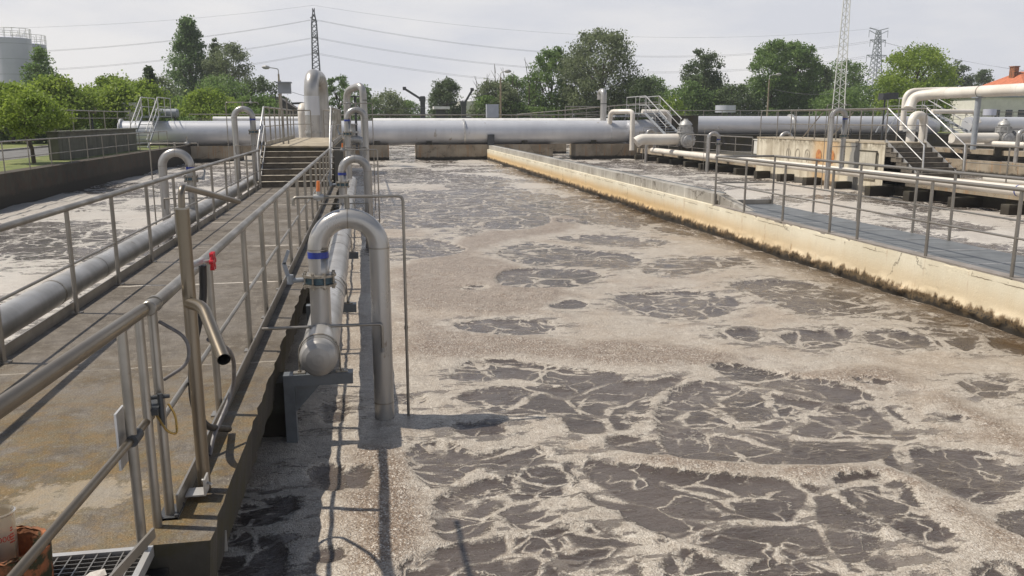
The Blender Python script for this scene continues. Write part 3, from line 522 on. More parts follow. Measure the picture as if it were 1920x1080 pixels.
MB().box(29.2,29.5,6,57,-1,.0).build('tank_wall', M['conc_pier'], label='brown stained middle wall between the two farthest tanks', cat='tank wall')
for a, b, l in ((-10.75,-7.8,'widest stained concrete pier under the left end of the big pipe'), (-5.2,-3.0,'concrete pier under the big pipe left of the left walkway'), (-2.9,1.55,'concrete pier under the big pipe just right of the left walkway'), (3.35,8.4,'concrete pier where the cream tank wall meets the big pipe'), (8.42,12.5,'concrete pier under the big pipe behind the wall end'), (14.1,19.6,'concrete pier under the right end of the big pipe')):
    MB().box(a, b, 55.2, 57.0, -1, .30).build('concrete_pier', M['conc_pier'], label=l, cat='pier', group='piers under the big pipe')
MB().box(XA,0,63.7,64.1,-1,GZ+.02).box(7,15.5,63.7,64.1,-1,GZ+.02).box(23.5,XB,63.7,64.1,-1,GZ+.02).box(0,23.5,87.6,88.05,-1,GZ+.02).build('bank_wall', M['conc_pier'], label='far end bank wall seen through the openings under the big pipe', cat='tank wall')
rw = thing('retaining_wall', 'shaded concrete tank wall on the grass at the far left', 'wall', (-14, 44, GZ))
MB().box(-12.6,-12.2,36.6,48.5,GZ-.3,1.42).build('wall_block', M['conc_olive'], rw); MB().box(-12.68,-12.12,36.5,48.6,1.42,1.49).build('coping', M['conc_olive'], rw)

# ---------------------------------------------------------------- railings
def railing(label, runs, mat='steel', h=1.1, r=.033, pr=.024, mid=(.52,), mr=.015, kick=None, group=None, posts=None, cat='railing', sides=10):
    """runs: list of post points (x,y,z); a rail joins them in order"""
    P = [Vector(p) for p in runs]; t = thing('railing', label, cat, tuple(P[0]), group)
    up = Vector((0,0,h)); MB().tube([p+up for p in P], r, sides).build('top_rail', M[mat], t)
    for m_ in mid: MB().tube([p+Vector((0,0,m_)) for p in P], mr, 8).build('mid_rail', M[mat], t)
    for i, p in enumerate(P):
        if posts is not None and i not in posts: continue
        mb = MB().tube([p, p+Vector((0,0,h-r*.5))], pr, 8)
        if pr > .02: mb.box(p.x-.05,p.x+.05,p.y-.05,p.y+.05,p.z,p.z+.01)
        mb.build('post', M[mat], t)
    if kick:
        mb = MB()
        for a, b in zip(P[:-1], P[1:]): mb.bar(a+Vector((kick,0,.055)), b+Vector((kick,0,.055)), .012, .11)
        mb.build('kick_plate', M[mat], t)
    return t
def rng(a, b, s): 
    n = max(1, round(abs(b-a)/s)); return [a+(b-a)*i/n for i in range(n+1)]
yl = [3.9, 5.6, 7.27, 9.1, 10.65, 12.3, 14.0, 15.7, 17.4, 19.1, 20.8, 22.5, 24.0, 25.2]
railing('long steel railing along the left edge of the brown walkway beside the air pipe', [(-3.03,y,0) for y in yl], kick=-.05)
yr = [4.17, 5.68, 7.30, 8.55, 10.0, 11.6, 13.2, 14.9, 16.6, 18.3, 20.0, 21.7, 23.4, 25.2]
railing('long steel railing along the right edge of the brown walkway beside the bent pipes', [(-1.05,y,0) for y in yr], kick=.04)
def stair_rails(xl, xr, side, y1=38.6, cross=True):
    for x, w, xe in ((xl, 'left', 1), (xr, 'right', -1)):
        t = thing('stair_handrail', '%s sloping handrail and platform railing of the %s steps' % (w, side), 'handrail', (x, 25.3, 0), 'handrails of the %s steps' % side)
        MB().tube([(x,25.25,.25),(x,25.3,1.12),(x,27.45,2.35)], .028, 10).build('top_rail', M['pale_steel'], t)
        MB().tube([(x,25.35,.62),(x,27.4,1.78)], .018, 8).build('mid_rail', M['pale_steel'], t)
        MB().bar((x,25.3,-.02),(x,27.45,1.2),.02,.14).build('stringer', M['pale_steel'], t)
        ys = rng(27.45, y1, 1.6); P = [(x, y, 2.35) for y in ys]
        MB().tube(P+([(x+xe*.75, y1, 2.35)] if cross else []), .028, 10).build('top_rail', M['steel'], t)
        MB().tube([(a, b, 1.75) for a, b, c in P]+([(x+xe*.75, y1, 1.75)] if cross else []), .016, 8).build('mid_rail', M['steel'], t)
        for y in ys: MB().tube([(x,y,1.15),(x,y,2.34)], .024, 8).build('post', M['steel'], t)
        MB().tube([(x,25.3,0),(x,25.3,1.12)], .024, 8).build('post', M['steel'], t)
        if cross: MB().tube([(x+xe*.75,y1,1.15),(x+xe*.75,y1,2.34)], .024, 8).build('post', M['steel'], t)
        if side == 'left': MB().box(x-.03,x+.03,27.6,y1,1.15,1.28).build('kick_plate', M['steel'], t)
stair_rails(-3.08, -1.02, 'left'); stair_rails(18.48, 20.02, 'right', 37.2, False); stair_rails(39.7, 41.2, 'farthest right', 37.2, False)
d2 = thing('diagonal_brace', 'pair of diagonal steel struts leaning on the right platform railing', 'brace', (18.5, 31, 1.15))
MB().tube([(18.55,33.4,1.2),(18.55,31.9,2.25)], .022, 8).build('strut', M['steel'], d2); MB().tube([(19.9,33.4,1.2),(19.9,31.9,2.25)], .022, 8).build('strut', M['steel'], d2)
fr_ = [18.3, 16.75, 15.05, 13.35, 12.5, 10.75, 9.08, 7.4, 5.7]
railing('front steel railing standing on the cream tank wall at the right', [(8.05,y,0) for y in fr_], h=1.13, r=.028, group='railings of the plated walkway')
railing('back steel railing of the plated walkway with a toe board, nearer the second tank', [(9.5,y,0) for y in (18.3,16.45,14.8,13.1,12.15,10.5,8.8,7.1)], h=1.13, r=.028, kick=0.0, group='railings of the plated walkway')
railing('short cross railing closing the far end of the plated walkway', [(8.05,18.36,0),(9.5,18.36,0)], h=1.13, r=.026, posts=(), kick=0.001)
MB().bar((8.1,18.42,.05),(9.5,18.42,.05),.02,.12).build('toe_board', M['grey_paint'], label='grey toe board across the far end of the plated walkway', cat='toe board')
railing('railing on the far left grass bank above the mossy wall', [(-10.95,y,LZ+.03) for y in rng(14, 50, 2.05)], h=.94, r=.027, pr=.02, mid=(.42,), mr=.014, mat='steel')
railing('railing on top of the shaded retaining wall at the far left', [(-12.4,y,1.49) for y in rng(37, 48.3, 2.3)], h=.85, r=.025, pr=.02)
railing('railing along the second walkway beyond the right platform', [(18.5,y,0) for y in rng(38, 55, 1.9)], h=1.1, r=.03, mid=(.35,.72))
railing('railing along the second walkway right of the steps', [(20.02,y,0) for y in rng(25.2, 8, 1.9)], h=1.12, r=.028, mid=(.55,))
railing('cream topped railing along the near edge of the second walkway', [(18.5,y,0) for y in rng(25.0, 8, 1.9)], h=1.12, r=.026, mid=(.55,)) if False else None
railing('long guard railing behind the big pipe in the middle', [(x,64.5,GZ) for x in rng(-9, 16, 1.6)], h=1.93, r=.05, pr=.03, mid=(1.2,1.55), mr=.035)
railing('guard railing behind the big pipe at the left', [(x,63,GZ) for x in rng(-12.2, -3.6, 1.5)], h=1.95, r=.035, pr=.025, mid=(1.3,1.62))
railing('raised gangway railing climbing gently behind the big pipe', [(a, 66-(a-12)*.3, 1.3+(a-12)*.09) for a in rng(12, 22.5, 1.0)], h=1.0, r=.045, pr=.035, mid=(.35,.68), mr=.03)
railing('long guard railing in front of the right hand trees', [(x,66.2,GZ) for x in rng(24.5, 44, 1.6)], h=2.3, r=.04, pr=.03, mid=(1.6,1.95))
railing('guard railing in front of the pale building at the far right', [(x,63.5,GZ) for x in rng(47, 62, 1.5)], h=2.2, r=.035, pr=.025, mid=(1.6,1.9))
# ---------------------------------------------------------------- air pipes
def header(name_label, x, y0, y1, z, mat, near_cap=True, bands=(), r=.157, brackets=(), blue=()):
    t = thing('air_pipe', name_label, 'pipe', (x, y0, z))
    pr = [(0, .02), (.0, .06), (-.0, r*.5)]
    MB().tube([(x,y0+.02,z),(x,y1,z)], r, 32, caps=not near_cap).build('pipe_run', M[mat], t)
    if near_cap: MB().lathe((x,y0+.02,z), (0,-1,0), [(0,r),(.03,r*.97),(.055,r*.86),(.075,r*.62),(.085,r*.3),(.088,.001)], 32).build('end_cap', M[mat], t)
    mb = MB().lathe((x,y1,z), (0,1,0), [(0,r),(.03,r*.97),(.055,r*.86),(.075,r*.62),(.085,r*.3),(.088,.001)], 24); mb.build('end_cap', M[mat], t)
    mb = MB()
    for y in bands: mb.tube([(x,y-.008,z),(x,y+.008,z)], r+.003, 32)
    if bands: mb.build('weld_seam', M['steel'] if mat != 'cream_pipe' else M['cream_pipe'], t)
    for y in blue: MB().tube([(x,y-.02,z),(x,y+.02,z)], r+.004, 32).build('clamp_band', M['bolt'] if mat == 'pipe' else M['blue'], t)
    return t
header('silver air pipe with a domed near end beside the walkway, joining the bent pipes', -.435, 6.72, 26.5, .07, 'pipe', True, (6.80, 9.0, 12.2, 16.0, 19.5, 23), blue=(9.4,))
header('silver air pipe running along the left edge of the brown walkway', -3.66, 3.4, 28.6, -.01, 'pipe', True, (11.9, 17, 22), blue=(10.25,))
header('cream air pipe running along the second tank on the right', 17.9, 9, 50.6, .03, 'cream_pipe', True, (12,15.5,19,22.5,26,29.5,33,36.5,40,43.5,47), blue=(20.3,))
header('thin cream air pipe at the far right frame edge', 38.9, 15, 50.6, .45, 'cream_pipe', True, (26,33,40), blue=())
header('cream air pipe on the far side of the second walkway', 20.75, 12, 25.0, .0, 'cream_pipe', True, (15,19,22))
# pipe brackets on the walkway side
def bracket(x0, x1, y, z, label):
    t = thing('pipe_bracket', label, 'bracket', (x0, y, z), 'pipe brackets on the walkway side')
    MB().box(x0,x1,y-.06,y+.06,z-.035,z).box(x0,x1,y-.06,y-.052,z-.095,z-.0355).build('arm', M['bracket'], t)
    MB().box(x0+.0,x0+.09,y-.055,y+.055,z-.60,z-.096).build('leg', M['bracket'], t)
    mb = MB(); mb.v += [(x0+.091,y-.02,z-.096),(x0+.30,y-.02,z-.096),(x0+.091,y-.02,z-.33),(x0+.091,y+.02,z-.096),(x0+.30,y+.02,z-.096),(x0+.091,y+.02,z-.33)]
    mb.f += [(0,2,1),(3,4,5),(0,1,4,3),(1,2,5,4),(2,0,3,5)]; mb.s += [False]*5; mb.build('gusset', M['bracket'], t)
    for xx in (x0+.13, x0+.48): MB().box(xx-.05,xx+.05,y-.035,y+.035,z,z+.012).lathe((xx,y,z+.012),(0,0,1),[(0,.016),(.014,.016),(.014,.001)],6).build('clamp_foot', M['bolt'], t)
    xc = x0+.30; MB().tube([(xc-.168,y,z+.01)]+[(xc-.168*math.cos(a), y, .07+.168*math.sin(a)) for a in [math.pi*k/14 for k in range(15)]]+[(xc+.168,y,z+.01)], .007, 6).build('u_bolt', M['bolt'], t)
    return t
b0 = bracket(-.735, -.165, 6.86, -.095, 'grey steel bracket under the domed end of the nearest silver air pipe')
for y, l in ((9.6,'grey bracket holding the silver air pipe, second from the camera'),(13.4,'grey bracket holding the silver air pipe, third from the camera'),(19.2,'grey bracket holding the silver air pipe, farthest down the walkway')): dup(b0, (-.73, y, -.115), l)

# ---------------------------------------------------------------- bent pipes (inverted U) with a valve and a sampling tube
def bent_pipe(xr, xd, y, zh, ztop, label, mat='pipe', r=.087, side=-1, group='bent aeration pipes', vent=True, valve_z=None, det=True, handle='steel'):
    """xr riser x (over the air pipe), xd drop leg x, ztop = highest point of the bend"""
    R = abs(xd-xr)/2; xc = (xr+xd)/2; zc = ztop-r-R; s = 1 if xd > xr else -1; n = 28 if det else 14
    t = thing('bent_pipe', label, 'pipe', (xd, y, -.7), group)
    arc = [(xc - s*R*math.cos(a), y, zc+R*math.sin(a)) for a in [math.pi*k/18 for k in range(19)]]
    vz = valve_z if valve_z is not None else zc-.27
    MB().tube([(xr,y,zc-.001),(xr,y,vz+.05)][::-1]+arc+[(xd,y,-.04-.7)], r, n, caps=False).build('upper_bend', M[mat], t)
    MB().tube([(xr,y,vz-.05),(xr,y,zh+.06)], r, n, caps=False).build('riser', M[mat], t)
    mb = MB().tube([(xr,y,zh+.10),(xr,y,zh+.10+.012)], r+.004, n).tube([(xc-.004,y,ztop-r),(xc+.004,y,ztop-r)], r+.003, n)
    for q in ((xr, zc), (xd, zc)): mb.tube([(q[0],y,q[1]-.005),(q[0],y,q[1]+.005)], r+.0025, n)
    mb.tube([(xd,y,-.56),(xd,y,-.55)], r+.003, n); mb.build('weld_seam', M['steel'], t)
    MB().tube([(xr,y,zc-.075),(xr,y,zc-.02)], r+.0025, n).build('blue_band', M['blue'], t)
    v = MB().lathe((xr,y,vz-.03),(0,0,1),[(0,.001),(0,r+.03),(.06,r+.03),(.06,.001)], n).build('valve', M['valve_blue'], t)
    WL[v.name] = WL[t.name]
    mb = MB()
    for z0 in (vz-.052, vz+.032): mb.lathe((xr,y,z0),(0,0,1),[(0,.001),(0,r+.058),(.02,r+.058),(.02,.001)], n)
    mb.build('flange', M['bolt'], v)
    for k in range(8):
        mb = MB(); a = 2*math.pi*(k+.5)/8; bx, by = xr+(r+.043)*math.cos(a), y+(r+.043)*math.sin(a)
        for zz in (vz-.072, vz+.052): mb.lathe((bx,by,zz),(0,0,1),[(0,.001),(0,.014),(.02,.014),(.02,.001)], 6)
        mb.tube([(bx,by,vz-.06),(bx,by,vz+.06)], .008, 6).build('bolt', M['bolt'], v)
    lx = xr - s*(r+.06)
    mb = MB().tube([(lx+s*.03,y,vz),(lx-s*.10,y-.01,vz)], .022, 8).tube([(lx-s*.10,y-.01,vz-.03),(lx-s*.10,y-.01,vz+.05)], .03, 8)
    mb.bar((lx-s*.11,y-.02,vz+.02),(lx-s*.145,y-.02,vz+.16),.012,.035).bar((lx-s*.145,y-.02,vz+.15),(lx-s*.10,y-.02,vz+.27),.012,.028)
    mb.build('lever', M['grey_paint'] if det else M['dark_metal'], v)
    if vent:
        zz = ztop+.10; e = xd+s*.22; nn = 8
        MB().tube(fillet([(lx-s*.04,y,zz-.07),(lx-s*.04,y,zz),(e,y,zz),(e,y,-.74)], .05, 4), .0135, nn).build('sample_tube', M['steel'], t)
        MB().tube([(xc,y,ztop-.02),(xc,y,zz)], .022, nn).build('tube_stub', M['steel'], t)
        MB().tube([(xc-.02,y,zz),(xc+.02,y,zz)], .02, nn).build('tube_clip', M['steel'], t); MB().tube([(e,y,.12),(e,y,.15)], .018, nn).build('tube_clip', M['steel'], t)
        vb = MB().tube([(xr-s*.02,y,zz),(xr+s*.07,y,zz)], .026, 8); WLn = vb.lathe((xr+s*.025,y,zz),(0,0,1),[(-.03,.001),(-.03,.02),(.05,.018),(.05,.001)], 8).build('tube_valve', M['cast'], t)
        WL[WLn.name] = WL[t.name]
        MB().tube([(xr+s*.025,y,zz+.05),(xr+s*.03,y,zz+.14)], [.016,.014], 8).build('grip', M[handle], WLn)
        yy = y-.115
        MB().tube(fillet([(xr-s*.50,yy,vz-.40),(xd,yy,vz-.40),(xd,yy,vz-.62)], .03, 4), .014, nn).build('cross_tube', M['steel'], t)
        MB().tube([(xr-.012,y-.06,vz-.40),(xr-.012,yy-.02,vz-.40)], .018, nn).build('tube_clip', M['cast'], t); MB().tube([(xd,yy,vz-.62),(xd,yy,vz-.66)], .018, nn).build('tube_clip', M['cast'], t)
    return t
bent_pipe(-.435, .095, 7.35, .07, 1.232, 'nearest large silver bent pipe with a blue band and lever valve', handle='orange', r=.089)
bent_pipe(-.49, .04, 18.0, .05, 1.25, 'silver bent pipe just beyond the nearest large one, right of the walkway', handle='orange')
bent_pipe(-.49, .04, 25.6, .05, 2.34, 'tall silver bent pipe beside the top of the left steps', valve_z=1.55)
bent_pipe(-3.62, -4.17, 18.4, -.01, 1.39, 'silver bent pipe with blue band rising from the left air pipe, nearer one', side=1, vent=True)
bent_pipe(-3.30, -3.83, 26.4, -.01, 2.37, 'tall silver bent pipe left of the foot of the steps', valve_z=1.6)
bent_pipe(17.9, 17.35, 29.2, .03, 2.40, 'tall grey bent pipe in front of the rust stained platform', det=False, valve_z=1.35, r=.095)
bent_pipe(17.9, 17.35, 40.6, .03, 1.36, 'low bent pipe at the second tank left of the stained platform', det=False, r=.095)
bent_pipe(17.9, 17.35, 50.2, .03, 1.36, 'farthest low bent pipe at the end of the second tank', det=False, r=.095)
bent_pipe(21.0, 21.6, 40.0, .03, 1.36, 'low bent pipe half hidden behind the railing beyond the round gate valve', det=False, r=.095, vent=False)
bent_pipe(38.9, 38.3, 44, .03, 1.4, 'bent pipe with a lever at the cream pipe left of the far right gate valve', det=False, r=.12, vent=False)

# ---------------------------------------------------------------- big pipes
def bigpipe(label, pts, r, mat, R=1.5, collars=(), seams=(), n=40, cat='pipe', k=8, name='large_pipe', group=None):
    t = thing(name, label, cat, tuple(pts[0]), group)
    MB().tube(fillet(pts, R, k), r, n).build('pipe_run', M[mat], t)
    for (p, d, rr, w, m2) in collars:
        p = Vector(p); d = Vector(d).normalized(); MB().tube([p-d*w/2, p+d*w/2], rr, n).build('collar', M[m2], t)
    mb = MB()
    for (p, d) in seams:
        p = Vector(p); d = Vector(d).normalized(); mb.tube([p-d*.012, p+d*.012], r+.006, n)
    if seams: mb.build('weld_seam', M[mat], t)
    return t
X1 = (1,0,0)
bp = bigpipe('huge silver pipe crossing the whole width above the tanks', [(-14.9,56,1.08),(18.0,56,1.08),(20.6,58.5,1.2)], .765, 'tank_pipe', 2.5,
    [((-14.9,56,1.08),X1,.90,.10,'tank_pipe'), ((6.55,56,1.08),X1,.87,.10,'pale_steel'), ((18.0,56,1.08),X1,.79,.06,'tank_pipe')], [((x,56,1.08),X1) for x in (-11,-7,-4.8,-.6,3,8.3,9.2,13.4,16.6)])
MB().box(8.05,8.5,55.1,56.5,.25,.95).build('saddle', M['dark_metal'], bp)
mb = MB()
for x in (-12,-6.5,-2,.8,4.2,10.6,15.4): mb.box(x-.18,x+.18,55.4,56.6,.295,.55)
mb.build('foot', M['conc_dark'], bp)
bigpipe('long bluish silver pipe continuing to the right behind the round gate valve', [(21.2,60,1.49),(43.8,60,1.49),(45.6,61.8,1.3)], .68, 'blue_pipe', 1.8, [((32.2,60,1.49),X1,.84,.12,'pale_steel')], [((x,60,1.49),X1) for x in (24,26.5,29,35,38,41)])
bigpipe('bluish silver pipe at the far right behind the gate valve', [(47.4,60,1.49),(63,60,1.49)], .62, 'blue_pipe', 1, [], [((x,60,1.49),X1) for x in (50,53)])
bigpipe('slim white pipe lying just behind the huge silver pipe', [(.6,59,1.66),(17.5,59,1.66)], .35, 'white_paint', 1)
bigpipe('slim pale pipe behind the huge pipe left of the steps', [(-10,59.5,1.9),(-3.2,59.5,1.9)], .22, 'white_paint', 1)
MB().box(24,62,59,61.5,-1,.78).build('pipe_plinth', M['conc_dark'], label='dark concrete plinth under the long bluish pipe at the right', cat='plinth')
# piles of pale shells of insulation / supports beneath
bigpipe('tall thick silver pipe bending over behind the left platform', [(-2.42,41.6,.95),(-2.42,41.6,4.0),(-2.08,44.3,4.0),(-2.08,44.3,.95)], .345, 'pipe', .95,
    [((-2.42,41.6,2.6),(0,0,1),.355,.9,'tank_pipe'), ((-2.42,41.6,1.35),(0,0,1),.40,.12,'cast')], [((-2.08,44.3,z),(0,0,1)) for z in (1.4,2.1,2.8)], 28, k=12)
bigpipe('short pale pipe stub standing left of the tall thick pipe', [(-3.05,44,.95),(-3.05,44,2.55),(-3.0,46,2.55)], .23, 'cream_pipe', .45, [], [], 20)
bigpipe('medium silver pipe arching over behind the tall bent pipe', [(-.92,49.5,.2),(-.92,49.5,3.55),(.0,48.2,3.85),(.05,48.2,.2)], .20, 'pipe', .55, [((.05,48.2,3.0),(0,0,1),.21,.04,'dark_metal')], [], 20)
MB().tube([(-.45,50,.2),(-.45,50,3.2)], .07, 8).box(-.8,-.1,49.9,50.1,3.2,3.27).build('pipe_prop', M['dark_metal'], label='dark steel prop between the legs of the arching pipe', cat='prop')
bigpipe('silver vent pipe with a hooked top above the right end of the huge pipe', [(16.55,57.2,1.6),(16.55,57.2,3.85),(16.5,57.9,3.85),(16.5,57.9,3.3)], .215, 'pipe', .33, [((16.55,57.2,3.0),(0,0,1),.225,.05,'dark_metal')], [], 20)
bigpipe('pale pipe dropping from the end of the huge pipe into the second tank', [(16.55,55.6,1.6),(16.55,55.4,2.45),(17.65,54,2.45),(17.65,54,-.1)], .16, 'cream_pipe', .3, [], [], 18)
bigpipe('short cream elbow behind the walk over steps', [(19.3,57,2.42),(21.3,57,2.42),(21.3,57,1.6)], .2, 'cream_pipe', .4, [], [], 16)
bigpipe('thick white pipe leading to the round gate valve', [(15.6,47,.62),(15.9,47,.80),(18.2,47,.80)], .31, 'cream_pipe', .5, [((16.9,47,.8),X1,.315,.03,'cream_pipe')], [], 24)
bigpipe('thick white pipe through the far right gate valve', [(36.2,47,.80),(39.3,47,.80)], .31, 'cream_pipe', .5, [((37.7,47,.8),X1,.32,.03,'cream_pipe')], [], 24)
bigpipe('thick white pipe leaving the far right gate valve towards the frame edge', [(41.0,47,.80),(60,47,.80)], .31, 'cream_pipe', .5, [], [], 24)
bigpipe('big cream overhead pipe coming towards the right frame edge', [(32.4,45.6,.9),(32.4,45.6,2.0),(33.2,47.0,2.9),(34.3,48.6,3.5),(34.0,46.5,3.5),(31.4,20,3.5)], .315, 'cream_pipe', .6,
    [((33.0,36.2,3.5),(.098,.995,0),.335,.06,'dark_metal'), ((33.3,40.8,3.5),(.098,.995,0),.325,.03,'cream_pipe')], [], 26, name='overhead_pipe') if False else None
ov = thing('overhead_pipe', 'big cream overhead pipe on a column at the right, coming forward to the frame edge', 'pipe', (33.4, 44, 0))
MB().tube(fillet([(32.3,44.6,2.5),(32.9,45.2,3.5),(34.2,47.2,3.45),(34.2,46.2,3.45)], .8, 6)[:0] or fillet([(32.55,46.3,2.55),(33.0,46.6,3.30),(33.9,45.6,3.45),(31.4,20,3.45)], .7, 8), .31, 28).build('pipe_run', M['cream_pipe'], ov)
for y, m_ in ((41.6,'bolt'),(38.4,'cream_pipe'),(44.6,'cream_pipe')):
    x = 33.9-(45.6-y)*.0977; MB().tube([(x,y-.03,3.45),(x,y+.03,3.45)], .325, 28).build('pipe_strap', M[m_], ov)
bigpipe('slimmer cream pipe bending down behind the overhead pipe', [(36.2,52,1.2),(36.2,52,3.80),(38.2,51.8,3.88),(41,50,3.88)], .19, 'cream_pipe', .7, [], [], 18)
MB().tube([(33.35,41.5,.3),(33.35,41.5,3.12)], .15, 16).box(33.1,33.6,41.25,41.75,3.10,3.16).build('support_column', M['grey_paint'], label='round grey steel column holding up the cream overhead pipe', cat='column')
bigpipe('wide grey bend under the near end of the overhead pipe', [(31.9,45,.6),(31.9,45,2.2),(33.0,45.4,2.2),(33.0,45.4,.6)], .24, 'cream_pipe', .6, [((31.9,45,1.3),(0,0,1),.44,.12,'cast'), ((32.55,46.3,2.5),(0,0,1),.42,.07,'cast')], [], 22)
bigpipe('white horizontal pipe with a down turned end by the far right walk over steps', [(37.2,50.5,2.45),(40.4,50.5,2.45),(40.6,50.2,1.7)], .15, 'cream_pipe', .3, [], [], 16)
# gate valves
def gate_valve(x, y, z, label):
    t = thing('gate_valve', label, 'valve', (x, y, z-.7), 'large gate valves')
    MB().lathe((x-.42,y,z),X1,[(0,.001),(0,.40),(.06,.40),(.06,.33),(.24,.36),(.60,.36),(.78,.33),(.78,.40),(.84,.40),(.84,.001)], 24).build('valve_body', M['cast'], t)
    MB().lathe((x,y-.02,z-.08),(0,-1,0),[(0,.36),(.40,.36),(.40,.44),(.46,.44),(.46,.42),(.52,.42),(.53,.33),(.56,.30),(.60,.12),(.61,.001)], 24).build('valve_cover', M['cast'], t)
    prof = [(0,.36)]; zz = 0
    for k, rr in enumerate((.47,.49,.45,.41)): prof += [(zz,rr-.07),(zz,rr),(zz+.055,rr),(zz+.055,rr-.07),(zz+.15,rr-.07)]; zz += .15
    prof += [(zz,.40),(zz+.08,.36),(zz+.2,.26),(zz+.28,.14),(zz+.30,.13),(zz+.36,.12),(zz+.36,.001)]
    MB().lathe((x,y,z+.22),(0,0,1),prof, 22).build('bonnet', M['cast'], t)
    B_ = lambda *q: MB().box(*q).build('bolt', M['cast'], t)
    for k in range(14):
        a = 2*math.pi*k/14; B_(x+.40*math.cos(a)-.03,x+.40*math.cos(a)+.03,y-.52,y-.46,z-.08+.40*math.sin(a)-.03,z-.08+.40*math.sin(a)+.03)
        for fx in (x-.46, x+.46): B_(fx-.05,fx+.05, y+.36*math.cos(a)-.025, y+.36*math.cos(a)+.025, z+.36*math.sin(a)-.025, z+.36*math.sin(a)+.025)
        if k % 2 == 0: B_(x+.43*math.cos(a)-.03,x+.43*math.cos(a)+.03,y+.43*math.sin(a)-.03,y+.43*math.sin(a)+.03,z+.22,z+.68)
    MB().box(x-.3,x+.3,y-.3,y+.3,z-1.2,z-.42).build('foot', M['conc_dark'], t)
    return t
g1 = gate_valve(18.62, 47, .80, 'round ribbed grey gate valve at the end of the white pipe, mid right')
dup(g1, (39.8, 47, .10), 'ribbed grey gate valve on the white pipe at the far right edge')
bigpipe('ribbed expansion joint beside the far right gate valve', [(40.35,47,.80),(41.1,47,.80)], .40, 'cast', .2, [((40.45+k*.15,47,.8),X1,.47,.05,'cast') for k in range(5)], [], 20, 'pipe joint', name='pipe_joint')
# small valve cluster beside the left platform
vc = thing('hose_coupling', 'curved grey coupling and small valve below the tall bent pipe by the left platform', 'coupling', (-.35, 27, 0))
MB().tube(fillet([(-.5,27.2,.7),(-.5,27.0,1.35),(-.05,27.0,1.35),(-.05,27.0,.5)], .2), .12, 14).build('coupling_bend', M['cast'], vc)
MB().lathe((-.35,27,1.55),(0,0,1),[(0,.001),(0,.18),(.05,.18),(.05,.08),(.25,.08),(.25,.16),(.29,.16),(.29,.001)],14).build('small_valve', M['cast'], vc)
MB().tube([(-.35,27,1.3),(-.35,27,1.6)], .06, 10).build('stem', M['cast'], vc)

# ---------------------------------------------------------------- walk-over steps
def walkover(xc, y0, z0, y1, z1, depth, label, w=.95):
    t = thing('walk_over_steps', label, 'steps', (xc, y0, z0), 'steel walk over steps'); n = 9
    for s in (-1, 1):
        x = xc+s*w/2
        MB().bar((x,y0,z0),(x,y1,z1),.03,.16).build('stringer', M['grey_paint'], t)
        MB().tube([(x,y0-.05,z0+1.0),(x,y1-.05,z1+1.1)], .032, 8).tube([(x,y0-.05,z0+.5),(x,y1-.05,z1+.6)], .02, 8).build('handrail', M['pale_steel'], t)
        for k in range(3): q = .05+k*.45; MB().tube([(x,y0+(y1-y0)*q,z0+(z1-z0)*q),(x,y0+(y1-y0)*q-.05,z0+(z1-z0)*q+1.05)], .02, 6).build('baluster', M['pale_steel'], t)
        MB().tube([(x,y1,z1+1.1),(x,y1+depth,z1+1.1)], .03, 8).tube([(x,y1,z1+.55),(x,y1+depth,z1+.55)], .018, 8).build('platform_rail', M['pale_steel'], t)
        for k in range(3): y = y1+depth*k/2; MB().tube([(x,y,z1),(x,y,z1+1.1)], .022, 6).build('post', M['pale_steel'], t)
        MB().bar((x,y1+depth,z1),(x,y1+depth+1.2,z0),.03,.14).build('rear_stringer', M['grey_paint'], t)
    for k in range(n): f = (k+.5)/n; y = y0+(y1-y0)*f; z = z0+(z1-z0)*f; MB().box(xc-w/2+.02,xc+w/2-.02,y-.09,y+.12,z-.02,z+.02).build('tread', M['grey_paint'], t)
    MB().box(xc-w/2,xc+w/2,y1,y1+depth,z1-.06,z1).build('platform', M['grey_paint'], t)
    return t
walkover(-12.75, 51.0, .30, 54.4, 2.15, 3.3, 'steel walk over steps crossing the left end of the huge pipe')
walkover(18.9, 49.6, .95, 53.8, 2.35, 4.0, 'steel walk over steps behind the round gate valve')
walkover(39.3, 49.6, .95, 53.8, 2.35, 4.0, 'steel walk over steps under the cream overhead pipe at the right')
lp = thing('access_platform', 'dark side platform with railing left of the first walk over steps', 'platform', (19.5, 57, 0))
MB().box(17.6,21.6,57.6,60,2.10,2.22).build('platform_deck', M['grey_paint'], lp)
MB().box(21.4,23.6,57.2,60.4,-1,2.2).build('stacked_block', M['conc_dark'], lp)
railing('small railing on the side platform left of the walk over steps', [(14.6,60.5,1.4),(17.9,60.5,1.4),(18.3,60.5,.4)], h=1.45, r=.04, pr=.03, mid=(.9,), mr=.03)

# ---------------------------------------------------------------- foreground: gate rail, tall post, hoses, pot, cup
gr = thing('gate_railing', 'thick steel gate rail at the lower left with a hinged corner', 'railing', (-1.1, 3.9, 0))
MB().tube([(-1.27,1.35,1.10),(-1.075,4.10,1.10)], .032, 20).build('top_rail', M['warm_steel'], gr)
MB().tube([(-1.24,1.60,.53),(-1.10,3.84,.555),(-1.085,4.12,.56)], .019, 14).build('mid_rail', M['warm_steel'], gr)
MB().tube([(-1.10,3.83,-.02),(-1.10,3.83,1.075)], .0235, 12).build('post', M['steel'], gr); MB().tube([(-1.085,4.06,.0),(-1.085,4.06,1.075)], .0225, 12).build('post', M['steel'], gr)
MB().box(-1.15,-1.14,3.77,3.90,.43,.70).build('latch_plate', M['pale_steel'], gr)
MB().tube([(-1.093,3.80,.555),(-1.092,3.90,.556)], .028, 12).build('sleeve', M['dark_metal'], gr)
ec = thing('railing_end', 'capped square end post of the right railing with a clamp ring', 'post', (-1.055, 4.17, 0))
